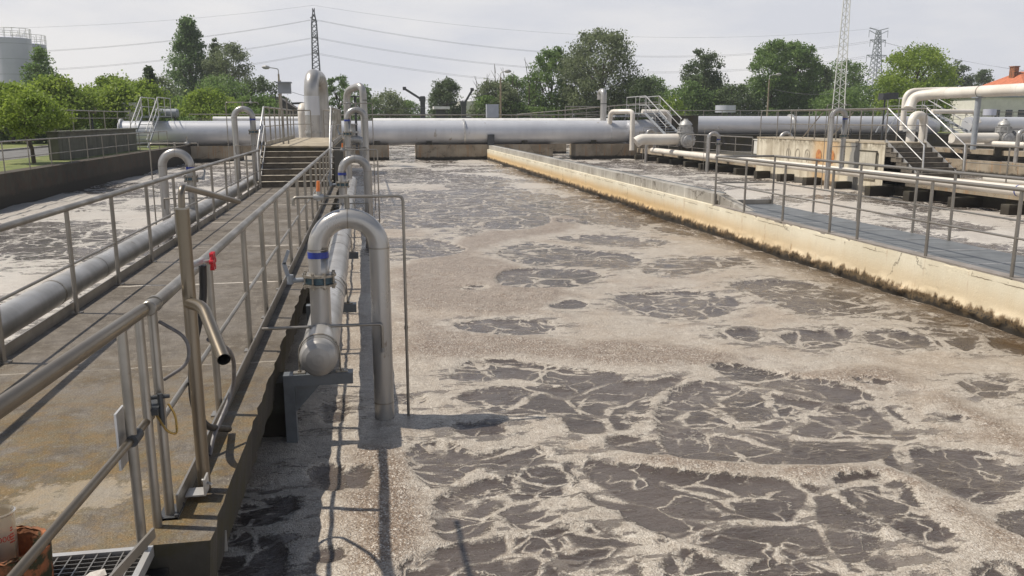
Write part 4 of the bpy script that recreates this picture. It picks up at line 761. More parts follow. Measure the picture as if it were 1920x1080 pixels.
MB().tube([(-1.052,4.17,.012),(-1.052,4.17,1.075)], .0225, 12).build('post', M['steel'], ec)
MB().lathe((-1.055,4.17,1.10),(0,-1,0),[(-.03,.037),(.035,.037),(.04,.033),(.042,.001)],20).tube([(-1.055,4.24,1.10),(-1.055,4.26,1.10)], .04, 20).build('rail_cap', M['steel'], ec)
mb = MB().box(-1.10,-1.0,4.12,4.28,.0,.012)
for q in ((-1.09,4.13),(-1.01,4.13),(-1.01,4.26)): mb.lathe((q[0],q[1],.012),(0,0,1),[(0,.012),(.014,.012),(.014,.001)],6)
mb.build('base_plate', M['dark_metal'], ec)
MB().bar((-1.06,4.05,.60),(-1.06,4.20,.63),.05,.03).tube([(-1.03,4.1,.52),(-1.03,4.1,.68)], .014, 8).tube([(-1.10,4.1,.66),(-.99,4.12,.66)], .011, 8).build('clamp', M['dark_metal'], ec)
MB().tube(fillet([(-1.05,4.08,.58),(-1.0,4.05,.50),(-.96,4.08,.47),(-.97,4.12,.56),(-1.0,4.12,.62)], .06, 5), .006, 6).build('wire_loop', M['brass'], label='brass coloured wire loop hanging at the gate clamp', cat='wire')
MB().tube(fillet([(-1.03,4.2,1.02),(-.90,4.2,.93),(-.90,4.2,.80),(-1.03,4.2,.72)], .12, 6), .009, 8).build('strap', M['grey_hose'], label='grey curved strap looped from the capped end post', cat='strap')
tp = thing('standpipe', 'tall brown tinted steel standpipe beside the walkway edge with an open spout', 'standpipe', (-.925, 4.45, -.5))
MB().tube([(-.93,4.45,-.55),(-.93,4.45,1.545)], .034, 24).build('pipe_run', M['warm_steel'], tp)
MB().tube([(-.93,4.45,1.545),(-.93,4.45,1.555)], .036, 24).build('rim', M['steel'], tp)
MB().tube(fillet([(-.93,4.44,1.55),(-.93,4.46,1.66),(-.82,5.6,1.47)], .10, 8), .017, 14).build('goose_tube', M['warm_steel'], tp)
P_ = fillet([(-.93,4.44,1.055),(-.84,4.32,1.06),(-.68,3.88,.90)], .12, 8)
MB().tube(P_, .031, 20, caps=False).build('spout', M['warm_steel'], tp); MB().tube(P_[-4:], .027, 20, caps=False).tube([P_[-2],P_[-2]+(P_[-1]-P_[-2])*.2], .027, 16).build('spout_bore', M['black'], tp)
hv = MB().tube([(-.93,4.47,1.24),(-.93,4.62,1.235)], .014, 10).tube([(-.93,4.53,1.238),(-.90,4.7,1.235)], .02, 8).build('tap', M['cast'], tp)
WL[hv.name] = WL[tp.name]
mb = MB(); c = Vector((-.845,4.7,1.232))
mb.lathe(c-Vector((.010,0,0)),(1,0,0),[(0,.001),(0,.016),(.02,.016),(.02,.001)],12)
for k in range(6):
    a = 2*math.pi*k/6; b = 2*math.pi*(k+1)/6; pa = c+Vector((0,math.cos(a)*.042,math.sin(a)*.042)); pb = c+Vector((0,math.cos(b)*.042,math.sin(b)*.042))
    mb.tube([pa,pb], .0095, 8); mb.tube([c,pa], .006, 6); mb.tube([pa-Vector((.011,0,0)),pa+Vector((.011,0,0))], .013, 8)
mb.build('hand_wheel', M['red'], hv)
MB().tube([(-.90,4.66,1.235),(-.85,4.7,1.232)], .010, 8).build('spindle', M['cast'], hv)
ab = MB()
ab.box(-1.0,-.895,4.30,4.40,.035,.043).box(-.905,-.895,4.30,4.40,.0435,.125); ab.tube([(-.93,4.41,.08),(-.87,4.34,.08)], .007, 6)
ab.build('mounting_bracket', M['pale_steel'], tp)
MB().box(-.89,-.82,4.37,4.378,-.33,-.21).box(-.89,-.882,4.28,4.369,-.33,-.21).build('mounting_bracket', M['pale_steel'], tp)
MB().tube(fillet([(-.90,4.70,1.21),(-.915,4.74,1.0),(-1.0,4.72,.70),(-1.03,4.78,.38),(-.99,4.9,.20),(-.93,5.3,.03)], .15, 6), .021, 10).build('hose', M['black'], label='flat black hose hanging behind the tall standpipe from the red wheeled tap', cat='hose')
MB().tube(fillet([(-.86,4.5,.84),(-.80,4.9,.66),(-.88,5.3,.30),(-.97,5.0,.10),(-.98,4.9,.02)], .25, 7), .013, 8).build('hose', M['grey_hose'], label='thin grey hose curling beside the open spout down to the deck edge', cat='hose')
# fired clay pot and measuring beaker
px_, py_ = -1.585, 3.60
mb = MB().lathe((px_,py_,-.25),(0,0,1),[(0,.001),(0,.155),(.44,.172)],40); rj = np.random.RandomState(5)
mb.lathe((px_,py_,-.25),(0,0,1),[(.44,.172),(.448,.165),(.444,.148),(.43,.142),(.12,.13),(.12,.001)],40)
mb.v = [(x+(rj.rand()-.5)*.006, y+(rj.rand()-.5)*.006, z+((rj.rand()-.5)*.018 if z > .17 else 0)) for x, y, z in mb.v]
MBp = mb.build('clay_pot', M['brick'], label='orange brown mossy clay pot holding a beaker at the bottom left corner', cat='pot')
bk = thing('beaker', 'translucent plastic measuring beaker with red print standing in the clay pot', 'beaker', (-1.628, 3.67, -.12))
m_, nt_, bs_ = newmat('milky_plastic'); bs_.inputs['Base Color'].default_value = (.72,.66,.56,1); bs_.inputs['Transmission Weight'].default_value = .75; bs_.inputs['Roughness'].default_value = .35; bs_.inputs['IOR'].default_value = 1.2; M['plastic'] = m_
MB().lathe((-1.628,3.67,-.12),(0,0,1),[(0,.001),(0,.052),(.43,.060),(.44,.066),(.445,.060),(.43,.057),(.01,.049),(.01,.001)],32).build('beaker_wall', M['plastic'], bk)
MB().lathe((-1.628,3.67,-.105),(0,0,1),[(0,.001),(0,.047),(.20,.050),(.20,.001)],24).build('sludge', simple('cup_sludge', (.22,.12,.07), (.16,.09,.05), .4, 0, 20), bk)
fd = bpy.data.curves.new('print', 'FONT'); fd.body = '1000'; fd.size = .036; fd.align_x = 'CENTER'; fo = bpy.data.objects.new('print', fd); col.objects.link(fo)
dg = bpy.context.evaluated_depsgraph_get(); tm = bpy.data.meshes.new_from_object(fo.evaluated_get(dg)); bpy.data.objects.remove(fo)
def wrap_print(tm, zc, ang, name):
    vs = []
    for v in tm.vertices: a = ang + v.co.x/.060; vs.append((-1.628+.0592*math.sin(a), 3.67-.0592*math.cos(a), zc+v.co.y))
    mb = MB(); mb.v = vs; mb.f = [tuple(p.vertices) for p in tm.polygons]; mb.s = [False]*len(mb.f); mb.build(name, M['print'], bk)
M['print'] = simple('red_print', (.55,.06,.03), (.45,.05,.03), .5, 0, 40)
wrap_print(tm, .20, .42, 'printed_number')
mb = MB()
for k, (w_, z_) in enumerate(((.010,.222),(.014,.210),(.009,.198),(.013,.186),(.007,.240),(.005,.252))):
    for s_ in (0,):
        a0 = 1.12; n_ = 5
        for i in range(n_):
            a, b = a0+(i-n_/2)*w_/.06/ n_*2, a0+(i+1-n_/2)*w_/.06/n_*2
            mb.quad((-1.628+.0594*math.sin(a),3.67-.0594*math.cos(a),z_),(-1.628+.0594*math.sin(b),3.67-.0594*math.cos(b),z_),(-1.628+.0594*math.sin(b),3.67-.0594*math.cos(b),z_+.006),(-1.628+.0594*math.sin(a),3.67-.0594*math.cos(a),z_+.006))
mb.build('printed_mark', M['print'], bk)
# ---------------------------------------------------------------- trees
def tree(label, x, y, H, W, shape, leaf, seed, nleaf=9000, ls=.2, tr=None, low=.12, dens=1.0, name='leafy_tree', z0=None, lean=0, group=None, bare=False, nclump=None):
    R = np.random.RandomState(seed); z0 = GZ if z0 is None else z0
    t = thing(name, label, 'tree', (x, y, z0), group); W = W*1.08; tr = tr or max(.08, H*.022)
    nc = nclump or int(95*dens); C = []
    lob = [(R.rand()*6.28, .75+.45*R.rand()) for _ in range(5)]
    while len(C) < nc:
        q = R.rand(); a = R.rand()*6.283
        if shape == 'round': pr = math.sqrt(max(0, 1-(2*q-1)**2))**.8
        elif shape == 'poplar': pr = min(1, (1-q)*1.25+.01)**1.0*(.75+.25*min(1, q*4))
        elif shape == 'cone': pr = (1-q)**.8*min(1, q*6+.3)
        elif shape == 'umbrella': pr = math.sqrt(max(0, 1-q**2))*min(1, .55+q*1.2)
        else: pr = 1-.25*q
        lo = 1+sum(.16*math.cos((a-l[0])*2)*(l[1]-.9)*3 for l in lob)/2
        rr = W/2*pr*lo*(.30+.70*math.sqrt(R.rand()))
        C.append((x+rr*math.cos(a)+lean*q, y+rr*math.sin(a)*.9, z0+H*(low+(1-low)*q*(.93+.1*R.rand())), pr))
    C = np.array(C); sz = np.clip(W*(.07+.075*R.rand(nc)), .15, 1.3)*(.6+.4*C[:,3])
    nleaf = int(nleaf*1.2); tt = R.randint(0, nc, nleaf); off = R.randn(nleaf, 3)*np.array([1,1,.72]); nrm = np.linalg.norm(off, axis=1, keepdims=True); off = off/nrm*np.minimum(nrm, 2.3)**.95
    Pn = C[tt,:3] + off*sz[tt][:,None]*.72
    u = R.randn(nleaf, 3); u /= np.linalg.norm(u, axis=1, keepdims=True); w = R.randn(nleaf, 3); w[:,2] += .6; v = np.cross(w, u); v /= np.linalg.norm(v, axis=1, keepdims=True)+1e-9
    s = ls*(.6+.8*R.rand(nleaf))[:,None]/2
    V = np.stack([Pn-u*s, Pn-v*s*.62, Pn+u*s, Pn+v*s*.62], 1).reshape(-1, 3) - np.array([x, y, z0])
    me = bpy.data.meshes.new('crown'); me.vertices.add(len(V)); me.vertices.foreach_set('co', V.astype(np.float32).ravel()); me.loops.add(len(V)); me.loops.foreach_set('vertex_index', np.arange(len(V), dtype=np.int32))
    me.polygons.add(nleaf); me.polygons.foreach_set('loop_start', np.arange(0, len(V), 4, dtype=np.int32)); me.polygons.foreach_set('loop_total', np.full(nleaf, 4, np.int32)); me.update(calc_edges=True)
    me.materials.append(M[leaf]); o = bpy.data.objects.new('crown', me); col.objects.link(o); o.parent = t
    mb = MB(); top = z0+H*(.9 if shape in ('poplar','cone') else .62)
    mb.tube([(x,y,z0-.1),(x+.02*H*(R.rand()-.5),y,z0+H*.2),(x+lean*.4,y,z0+H*.45),(x+lean*.7,y,top)], [tr,tr*.8,tr*.6,tr*.15], 7, caps=False)
    for k in R.permutation(nc)[:min(nc, 26)]:
        c = C[k,:3]; h = z0+max(H*.12, min(top-z0, (c[2]-z0)*(.45+.2*R.rand()))); b = np.array([x+lean*.7*(h-z0)/H, y, h]); mid = (b+c)/2+R.randn(3)*W*.03
        mb.tube([tuple(b), tuple(mid), tuple(c)], [tr*.42,tr*.25,tr*.06], 5, caps=False)
    mb.build('trunk', M['bark'], t); return t
T = tree
T('small spreading tree with a slanting dark trunk on the left grass bank', -12.4, 34.4, 2.75, 2.9, 'umbrella', 'leaf_bright', 11, 6500, .12, .085, .42, 1.3, lean=-.4, nclump=60)
T('bright green spreading tree behind the retaining wall, left of two', -19.2, 58, 4.0, 4.6, 'umbrella', 'leaf_bright', 12, 12000, .19, .12, .30, 1.6)
T('bright green spreading tree behind the retaining wall, right of two', -16.0, 61, 3.9, 4.3, 'umbrella', 'leaf_bright', 13, 11000, .19, .12, .28, 1.5)
T('bright green tree partly hidden at the far left edge', -23.5, 62, 3.7, 5.0, 'umbrella', 'leaf_bright', 14, 9000, .2, .12, .2, 1.3)
T('mid green round tree behind the spreading trees at the left', -20.7, 76, 5.0, 4.6, 'round', 'leaf_bright', 15, 9000, .22, None, .1, 1.2)
T('grey brown feathery tree left of the small dark pointed tree', -19.5, 86, 5.4, 4.5, 'round', 'leaf_grey', 16, 6000, .2, None, .1)
T('small dark pointed tree left of the poplar', -18.6, 80, 6.0, 3.0, 'cone', 'leaf_dark', 17, 6000, .2, None, .05)
T('dark conifer in front of the silos', -31.6, 92, 8.2, 6.4, 'cone', 'leaf_mid', 18, 9000, .24, None, .05, name='conifer_tree')
T('tallest poplar with a pointed crown at the left', -21.6, 115, 14.3, 7.6, 'poplar', 'leaf_poplar', 19, 17000, .30, None, .06, 1.9, name='poplar_tree')
T('shorter dark poplar just right of the tallest one', -18.9, 118, 11.6, 4.2, 'poplar', 'leaf_dark', 20, 9000, .28, None, .05, 1.2, name='poplar_tree')
T('airy pale birch like tree right of the poplars', -16.6, 112, 10.6, 5.6, 'round', 'leaf_grey', 21, 9000, .25, None, .1, 1.3, name='birch_tree')
T('broad green tree at the foot of the birch', -15.4, 98, 6.0, 6.4, 'round', 'leaf_mid', 22, 10000, .24, None, .02, 1.3)
T('dark green tree behind the left street lamp', -11.2, 100, 6.1, 4.4, 'round', 'leaf_dark', 23, 7000, .24, None, .02)
T('bright low tree in front of the poplars, left one', -16.0, 66, 4.1, 4.4, 'umbrella', 'leaf_bright', 24, 8000, .19, None, .15, 1.2)
T('bright low tree in front of the poplars, right one', -11.6, 68, 3.7, 4.8, 'umbrella', 'leaf_bright', 25, 8000, .19, None, .1, 1.2)
T('low green tree left of the cabinet pole', -8.6, 72, 3.4, 4.0, 'round', 'leaf_mid', 26, 6000, .19, None, .02)
T('slim young tree between the two tall pipe arches', -.4, 92, 5.0, 3.4, 'round', 'leaf_poplar', 27, 4000, .22, None, .08, .7)
T('slim young tree hugging the tall thick pipe', -2.6, 95, 6.2, 3.0, 'round', 'leaf_poplar', 28, 4000, .22, None, .08, .6)
T('low yellow green bushy tree left of the jib cranes', 2.6, 100, 4.5, 5.4, 'round', 'leaf_grey', 29, 8000, .22, None, .02, 1.1)
T('low green bushy tree just left of the first jib crane', 5.0, 104, 3.6, 4.2, 'round', 'leaf_mid', 30, 5000, .22, None, .02)
T('dark round tree standing alone behind the cranes', 10.9, 112, 6.6, 4.2, 'round', 'leaf_dark', 31, 9500, .24, None, .06, 1.2)
T('small pale tree behind the pale factory building', 16.0, 165, 6.5, 7.0, 'round', 'leaf_grey', 32, 4000, .35, None, .05)
T('mixed green tree behind the middle street lamp', 15.6, 100, 5.7, 5.2, 'round', 'leaf_grey', 33, 9000, .24, None, .02, 1.2)
T('bushy green tree right of the middle street lamp', 18.4, 104, 6.6, 5.4, 'round', 'leaf_mid', 34, 9000, .24, None, .02, 1.2)
T('tall bright sided tree left of the great grey green tree', 22.6, 101, 9.8, 5.2, 'round', 'leaf_mid', 35, 13000, .27, None, .04, 1.5)
T('great grey green spreading tree in the middle right', 27.6, 97, 11.4, 8.0, 'round', 'leaf_grey', 36, 19000, .27, .3, .12, 2.0)
T('dark lower tree under the great grey green tree', 31.5, 94, 6.2, 5.4, 'round', 'leaf_dark', 37, 8000, .24, None, .02, 1.1)
T('low bright bush by the walk over steps', 34.2, 92, 3.9, 4.0, 'round', 'leaf_bright', 38, 5000, .22, None, .02)
T('green tree left of the dark upright tree', 38.8, 112, 6.9, 5.4, 'round', 'leaf_mid', 39, 9000, .26, None, .02, 1.2)
T('dark upright tree with brownish foot', 43.2, 104, 10.1, 5.0, 'round', 'leaf_dark', 40, 13000, .27, None, .02, 1.5)
T('lower green tree between the upright tree and the twin tall ones', 49.2, 118, 8.0, 6.4, 'round', 'leaf_mid', 41, 9000, .27, None, .02, 1.2)
T('dark green tree filling the gap behind the right street lamp', 46.0, 100, 5.6, 5.4, 'round', 'leaf_dark', 42, 7000, .24, None, .02)
T('tall leafy tree, left of the twin behind the radio mast', 51.4, 101, 11.0, 5.8, 'round', 'leaf_mid', 43, 14000, .28, None, .04, 1.6)
T('tall leafy tree, right of the twin behind the radio mast', 55.6, 103, 11.2, 5.4, 'round', 'leaf_mid', 44, 14000, .28, None, .04, 1.6)
T('dark tree directly behind the radio mast', 60.6, 106, 8.6, 5.0, 'round', 'leaf_dark', 45, 9000, .27, None, .02, 1.1)
T('broad mid green tree right of the radio mast', 70.5, 116, 9.8, 7.5, 'round', 'leaf_mid', 46, 11000, .28, None, .02, 1.4)
T('bright green rounded tree below the distant pylon', 61.0, 86, 9.2, 8.0, 'round', 'leaf_bright', 47, 19000, .26, .25, .03, 2.0)
T('low green tree right of the radio mast foot', 53.0, 88, 4.6, 5.4, 'round', 'leaf_mid', 48, 7000, .24, None, .02)
T('green tree right of the bright rounded one', 71.0, 98, 6.6, 6.0, 'round', 'leaf_mid', 49, 8000, .26, None, .02)
T('dark twin topped tree left of the orange roof', 101.5, 132, 11.0, 5.6, 'round', 'leaf_dark', 50, 9000, .3, None, .02, 1.2)
T('dark smaller tree touching the orange roof', 107.0, 133, 10.0, 4.4, 'round', 'leaf_dark', 51, 7000, .3, None, .02)
T('low green tree left of the pale building', 83.0, 116, 6.4, 8.0, 'round', 'leaf_mid', 52, 8000, .28, None, .02)
# bare twigs rising above the middle trees
bt = thing('bare_tree', 'bare leafless branches sticking up left of the tall bright sided tree', 'tree', (17.5, 100, GZ)); mb = MB(); R_ = random.Random(4)
for k in range(9):
    x = 13.2+k*1.0+R_.random()*.4; h = 6.6+R_.random()*2.6; mb.tube([(x,100,GZ),(x+.2,100,h*.6),(x+R_.uniform(-.4,.4),100,h)], [.09,.06,.02], 5)
    for j in range(5): z = h*(.55+.08*j); mb.tube([(x+.15,100,z),(x+R_.uniform(-.8,.8),100+R_.uniform(-.5,.5),z+1.0)], [.035,.012], 4)
mb.build('trunk', M['bark'], bt)
# hedges / undergrowth closing the view near the ground
def hedge(label, x0, x1, y, h, leaf, seed, n):
    R = np.random.RandomState(seed); px = R.rand(n)*(x1-x0)+x0; hh = h*(.55+.6*fbm(px*.35, px*0+seed, 3)); pz = GZ+hh*R.rand(n)**.8; pyy = y+R.randn(n)*.8
    Pn = np.stack([px,pyy,pz],1); u = R.randn(n,3); u /= np.linalg.norm(u,axis=1,keepdims=True); v = np.cross(R.randn(n,3), u); v /= np.linalg.norm(v,axis=1,keepdims=True); s = .15
    V = np.stack([Pn-u*s,Pn-v*s*.7,Pn+u*s,Pn+v*s*.7],1).reshape(-1,3)
    mb = MB(); mb.v = V.tolist(); mb.f = [(4*i,4*i+1,4*i+2,4*i+3) for i in range(n)]; mb.s = [False]*n
    mb.build('undergrowth', M[leaf], kind='stuff', label=label, cat='undergrowth', origin=((x0+x1)/2, y, GZ))
hedge('dark undergrowth below the trees at the left', -34, -9, 84, 3.6, 'leaf_mid', 61, 14000)
hedge('undergrowth below the trees behind the retaining wall', -26, -12, 64, 2.2, 'leaf_mid', 62, 7000)
hedge('undergrowth below the middle trees', 13, 36, 99, 4.2, 'leaf_mid', 63, 15000)
hedge('dark undergrowth below the right hand trees', 36, 82, 101, 6.6, 'leaf_mid', 64, 32000)
hedge('low scrub behind the guard railing in the middle', -8, 14, 120, 2.6, 'leaf_dark', 65, 6000)

# ---------------------------------------------------------------- lattice masts and power cables
def lattice(mb, x, y, zs, w, t, n=4, th=.05, rot=0.0):
    def c(z, k): a = rot+math.pi/4+k*math.pi/2; r = w(z)/math.sqrt(2); return Vector((x+r*math.cos(a)*1.0, y+r*math.sin(a), z))
    for z0, z1 in zip(zs[:-1], zs[1:]):
        for k in range(4):
            mb.bar(c(z0,k), c(z1,k), t, t); mb.bar(c(z0,k), c(z1,(k+1)%4), th, th); mb.bar(c(z0,(k+1)%4), c(z1,k), th, th)
rm = thing('radio_mast', 'slender pale lattice radio mast rising out of the picture', 'mast', (48.2, 80, GZ))
mb = MB(); lattice(mb, 48.2, 80, [GZ+.75*k for k in range(40)], lambda z: max(.30, 1.12-.050*(z-3.4)), .07, th=.032, rot=-.542); mb.build('lattice', M['white_paint'], rm)
MB().tube([(48.2,80,GZ),(48.2,80,30)], .05, 6).build('feeder', M['white_paint'], rm)
py1 = thing('power_pylon', 'narrow dark lattice pylon in the middle distance behind the tall thick pipe', 'pylon', (-12.9, 250, GZ))
mb = MB(); lattice(mb, -12.9, 250, list(np.linspace(GZ, 32.4, 24)), lambda z: 2.9-.055*z if z < 28 else max(.5, 1.4-.3*(z-28)), .22, th=.12); mb.build('lattice', M['dark_metal'], py1)
for z in (29.3, 24.4, 20.1):
    mb = MB()
    for s in (-1, 1): mb.bar((-12.9,250,z),(-12.9+s*.6,250+s*5,z),.25,.2); mb.bar((-12.9,250,z+1.2),(-12.9+s*.6,250+s*5,z),.15,.15)
    mb.build('cross_arm', M['dark_metal'], py1)
py2 = thing('power_pylon', 'distant lattice pylon with wide crossarms above the bright rounded tree', 'pylon', (169, 260, GZ))
mb = MB(); lattice(mb, 169, 260, list(np.linspace(GZ, 30.5, 20)), lambda z: 5.0-.13*z, .22, th=.12); mb.build('lattice', M['grey_paint'], py2)
for z, w_ in ((30.5, 3.4), (27.5, 2.8), (22.6, 3.6)):
    mb = MB()
    for s in (-1, 1):
        mb.bar((169,260,z),(169+s*w_,260,z+(.8 if z > 29 else 0)),.3,.25); mb.bar((169,260,z-1.5),(169+s*w_,260,z),.18,.18); mb.bar((169+s*w_,260,z),(169+s*w_,260,z-2.2),.12,.12)
    mb.build('cross_arm', M['grey_paint'], py2)
M['cable'] = simple('cable', (.10,.10,.11), (.08,.08,.09), .5, .2, 1)
def cable(label, a, b, sag, off=1.4, r=.027, n=40, group='overhead power cables', pair=True):
    mb = MB(); a = Vector(a); b = Vector(b)
    for s in ((-1, 1) if pair else (0,)):
        mb.tube([a.lerp(b, k/n)+Vector((0, s*off, -4*sag*(k/n)*(1-k/n)+s*.25)) for k in range(n+1)], r, 4)
    mb.build('power_cable', M['cable'], label=label, cat='cable', group=group, origin=tuple(a))
for nm, z, ze, zl in (('uppermost', 29.3, 27.3, 27), ('middle', 24.4, 22.6, 22), ('lowest', 20.1, 18.0, 17.5)):
    cable(nm+' twin power cable from the narrow pylon to the right pylon', (-12.5,250,z), (169,260,ze), 7.4)
    cable(nm+' twin power cable running left from the narrow pylon', (-13.3,250,z), (-215,250,zl), 9.5)
    cable(nm+' twin power cable leaving the right pylon towards the frame edge', (169,260,ze), (360,270,ze-4), 9)
cable('faint earth wire above the cables right of the narrow pylon', (-12.9,250,33.2), (169,260,31.3), 5.5, r=.022, pair=False)
cable('faint earth wire above the cables left of the narrow pylon', (-12.9,250,33.2), (-215,250,31), 7, r=.022, pair=False)
cable('thin service wire between the left street lamp and the middle street lamp', (-6.6,70,4.4), (12.1,75,4.6), 1.7, r=.016, pair=False)
cable('thin service wire between the right street lamp and the radio mast', (43.3,85,5.1), (48.2,80,4.6), .35, r=.022, pair=False)

# ---------------------------------------------------------------- lamps, cabinets, cranes, silos, buildings
def lamp(x, y, top, arm, label):
    t = thing('street_lamp', label, 'lamp', (x, y, GZ), 'street lamps')
    MB().tube([(x,y,GZ),(x,y,top-.3)], [.11,.07], 10).build('pole', M['conc_pier'], t)
    MB().tube(fillet([(x,y,top-.35),(x,y,top+.1),(x+arm,y,top+.22)], .15), .04, 8).build('arm', M['pale_steel'], t)
    s = 1 if arm > 0 else -1; MB().lathe((x+arm-s*.1,y,top+.2),(s,0,.05),[(0,.05),(.08,.12),(.3,.16),(.5,.12),(.62,.02)],12).build('lamp_head', M['cast'], t)
lamp(-6.55, 70, 5.75, -.75, 'grey street lamp behind the left steps, its head turned left')
lamp(12.15, 75, 5.9, .45, 'street lamp on a pale pole in front of the middle trees')
lamp(42.9, 85, 6.4, .85, 'street lamp on a pale pole in front of the right hand trees')
cb = thing('control_box', 'grey control box on a slim pole above the railing of the left steps', 'control box', (-2.55, 29.5, 1.15))
MB().tube([(-2.72,29.5,1.15),(-2.72,29.5,3.25)], .03, 8).tube([(-2.55,29.5,1.15),(-2.55,29.5,2.7)], .025, 8).build('pole', M['steel'], cb)
MB().box(-2.80,-2.38,29.38,29.62,2.82,3.16).box(-2.85,-2.35,29.3,29.7,3.16,3.2).build('case', M['grey_paint'], cb)
c2 = thing('cctv_post', 'dark box camera on a pole behind the right platform', 'camera post', (36.7, 55, GZ))
MB().tube([(36.7,55,GZ),(36.7,55,3.3)], .06, 8).build('pole', M['dark_metal'], c2); MB().box(36.35,36.85,54.7,55.3,3.3,3.75).box(36.9,37.6,54.8,55.2,3.35,3.8).build('camera_case', M['dark_metal'], c2)
bx = thing('electrical_cabinet', 'pale grey electrical cabinet by the middle street lamp', 'cabinet', (9.0, 60.5, GZ))
MB().box(8.75,9.6,60.2,60.8,2.05,3.0).build('case', M['clad'], bx); MB().box(8.9,8.98,60.4,60.6,GZ,2.05).box(9.4,9.48,60.4,60.6,GZ,2.05).build('leg', M['dark_metal'], bx)
kc = thing('electrical_cabinet', 'tall cream cabinet beside the left walk over steps', 'cabinet', (-15.3, 60, GZ)); MB().box(-15.6,-14.7,59.6,60.3,GZ,2.95).build('case', M['render'], kc); MB().box(-15.65,-14.65,59.55,60.35,2.95,3.02).build('lid', M['blue_pipe'], kc)
ht = thing('small_tank', 'small horizontal grey tank behind the left walk over steps', 'tank', (-13.6, 63, 1.5)); MB().lathe((-14.5,62.5,2.35),X1,[(0,.001),(.05,.25),(.12,.32),(1.6,.32),(1.7,.25),(1.75,.001)],18).build('shell', M['grey_paint'], ht); MB().box(-14.2,-14.1,62.3,62.7,GZ,2.1).box(-13.1,-13.0,62.3,62.7,GZ,2.1).build('leg', M['dark_metal'], ht)
sb = thing('sign_box', 'small brown and white box on a post by the retaining wall', 'box', (-17.0, 58, GZ)); MB().box(-17.5,-16.9,57.9,58.2,2.3,2.75).build('case', M['conc_pier'], sb); MB().box(-17.25,-17.15,58,58.1,GZ,2.3).build('post', M['dark_metal'], sb)
def crane(x, y, zt, dx, dz, label):
    t = thing('jib_crane', label, 'crane', (x, y, GZ), 'jib cranes')
    MB().box(x-.25,x+.25,y-.25,y+.25,GZ,zt).box(x-.35,x+.3,y-.35,y+.35,zt-.5,zt-.1).build('mast', M['dark_metal'], t)
    MB().bar((x,y,zt-.4),(x+dx,y,zt-.4+dz),.2,.22).build('jib', M['dark_metal'], t); MB().box(x+dx-.2,x+dx+.15,y-.15,y+.15,zt-.4+dz-.15,zt-.4+dz+.2).build('pulley_head', M['dark_metal'], t)
crane(6.2, 90, 4.3, -1.85, 1.15, 'dark jib crane with its arm raised to the left'); crane(11.15, 95, 3.9, 1.0, 1.65, 'dark jib crane with its arm raised to the right')
ks = thing('kiosk', 'small open kiosk with a flat white roof behind the huge pipe', 'kiosk', (7.3, 80, GZ)); MB().box(6.5,8.0,79.2,80.8,2.85,3.1).build('roof', M['white_paint'], ks); MB().box(6.7,6.8,79.3,79.4,GZ,2.85).box(7.7,7.8,79.3,79.4,GZ,2.85).box(6.8,7.7,80.4,80.5,GZ,2.85).build('frame', M['dark_metal'], ks)
fb = thing('factory_building', 'low pale factory building with grey bands behind the right jib crane', 'building', (17, 135, GZ))
MB().box(14.6,16.6,130,138,GZ,4.6).build('wall', M['render'], fb); MB().box(16.6,20.2,131,139,GZ,4.5).build('wing', M['clad'], fb)
MB().box(14.7,16.5,129.9,129.98,1.6,2.2).box(16.7,20.1,130.9,130.98,3.3,3.5).box(16.7,20.1,130.9,130.98,2.2,2.5).build('window_band', M['glass'], fb); MB().box(16.4,18.6,130.8,139.2,4.5,4.7).build('roof', M['white_paint'], fb)
sh = thing('ruined_shed', 'dark weathered shed with a sagging pitched roof behind the left steps', 'shed', (-7, 76, GZ))
MB().box(-8.6,-5.9,75,79,GZ,2.9).build('wall', M['shed'], sh)
mb = MB(); mb.v = [(-8.8,74.8,2.85),(-5.7,74.8,2.85),(-5.7,79.2,2.85),(-8.8,79.2,2.85),(-7.2,74.8,3.85),(-7.0,79.2,3.75)]; mb.f = [(0,1,4),(1,2,5,4),(2,3,5),(3,0,4,5)]; mb.s = [False]*4; mb.build('roof', M['shed'], sh)
MB().tube(fillet([(-6.0,74.5,3.25),(-4.9,74.5,3.3),(-4.9,74.5,1.5)],.3), .09, 8).build('flue', M['dark_metal'], sh)
MB().box(-4.9,-3.6,73.5,76,GZ,3.3).build('brick_hut', M['conc_pier'], label='small beige hut corner beside the tall thick pipe', cat='hut')
ct = thing('round_tank', 'small round bluish grey tank on legs in front of the dark upright tree', 'tank', (33.6, 75, GZ)); MB().lathe((33.6,75,2.55),(0,0,1),[(0,.001),(0,.95),(.65,.95),(.65,.001)],20).build('shell', M['silo'], ct); MB().box(33.1,33.3,74.9,75.1,GZ,2.55).box(33.9,34.1,74.9,75.1,GZ,2.55).build('leg', M['dark_metal'], ct)
ct2 = thing('round_tank', 'small round bluish tank on white legs in front of the pale building', 'tank', (51.0, 62.5, GZ)); MB().lathe((51.0,62,2.25),(0,0,1),[(0,.001),(0,.5),(.5,.5),(.5,.001)],20).build('shell', M['silo'], ct2); MB().box(50.6,50.7,61.9,62.1,GZ,2.25).box(51.3,51.4,61.9,62.1,GZ,2.25).build('leg', M['white_paint'], ct2)
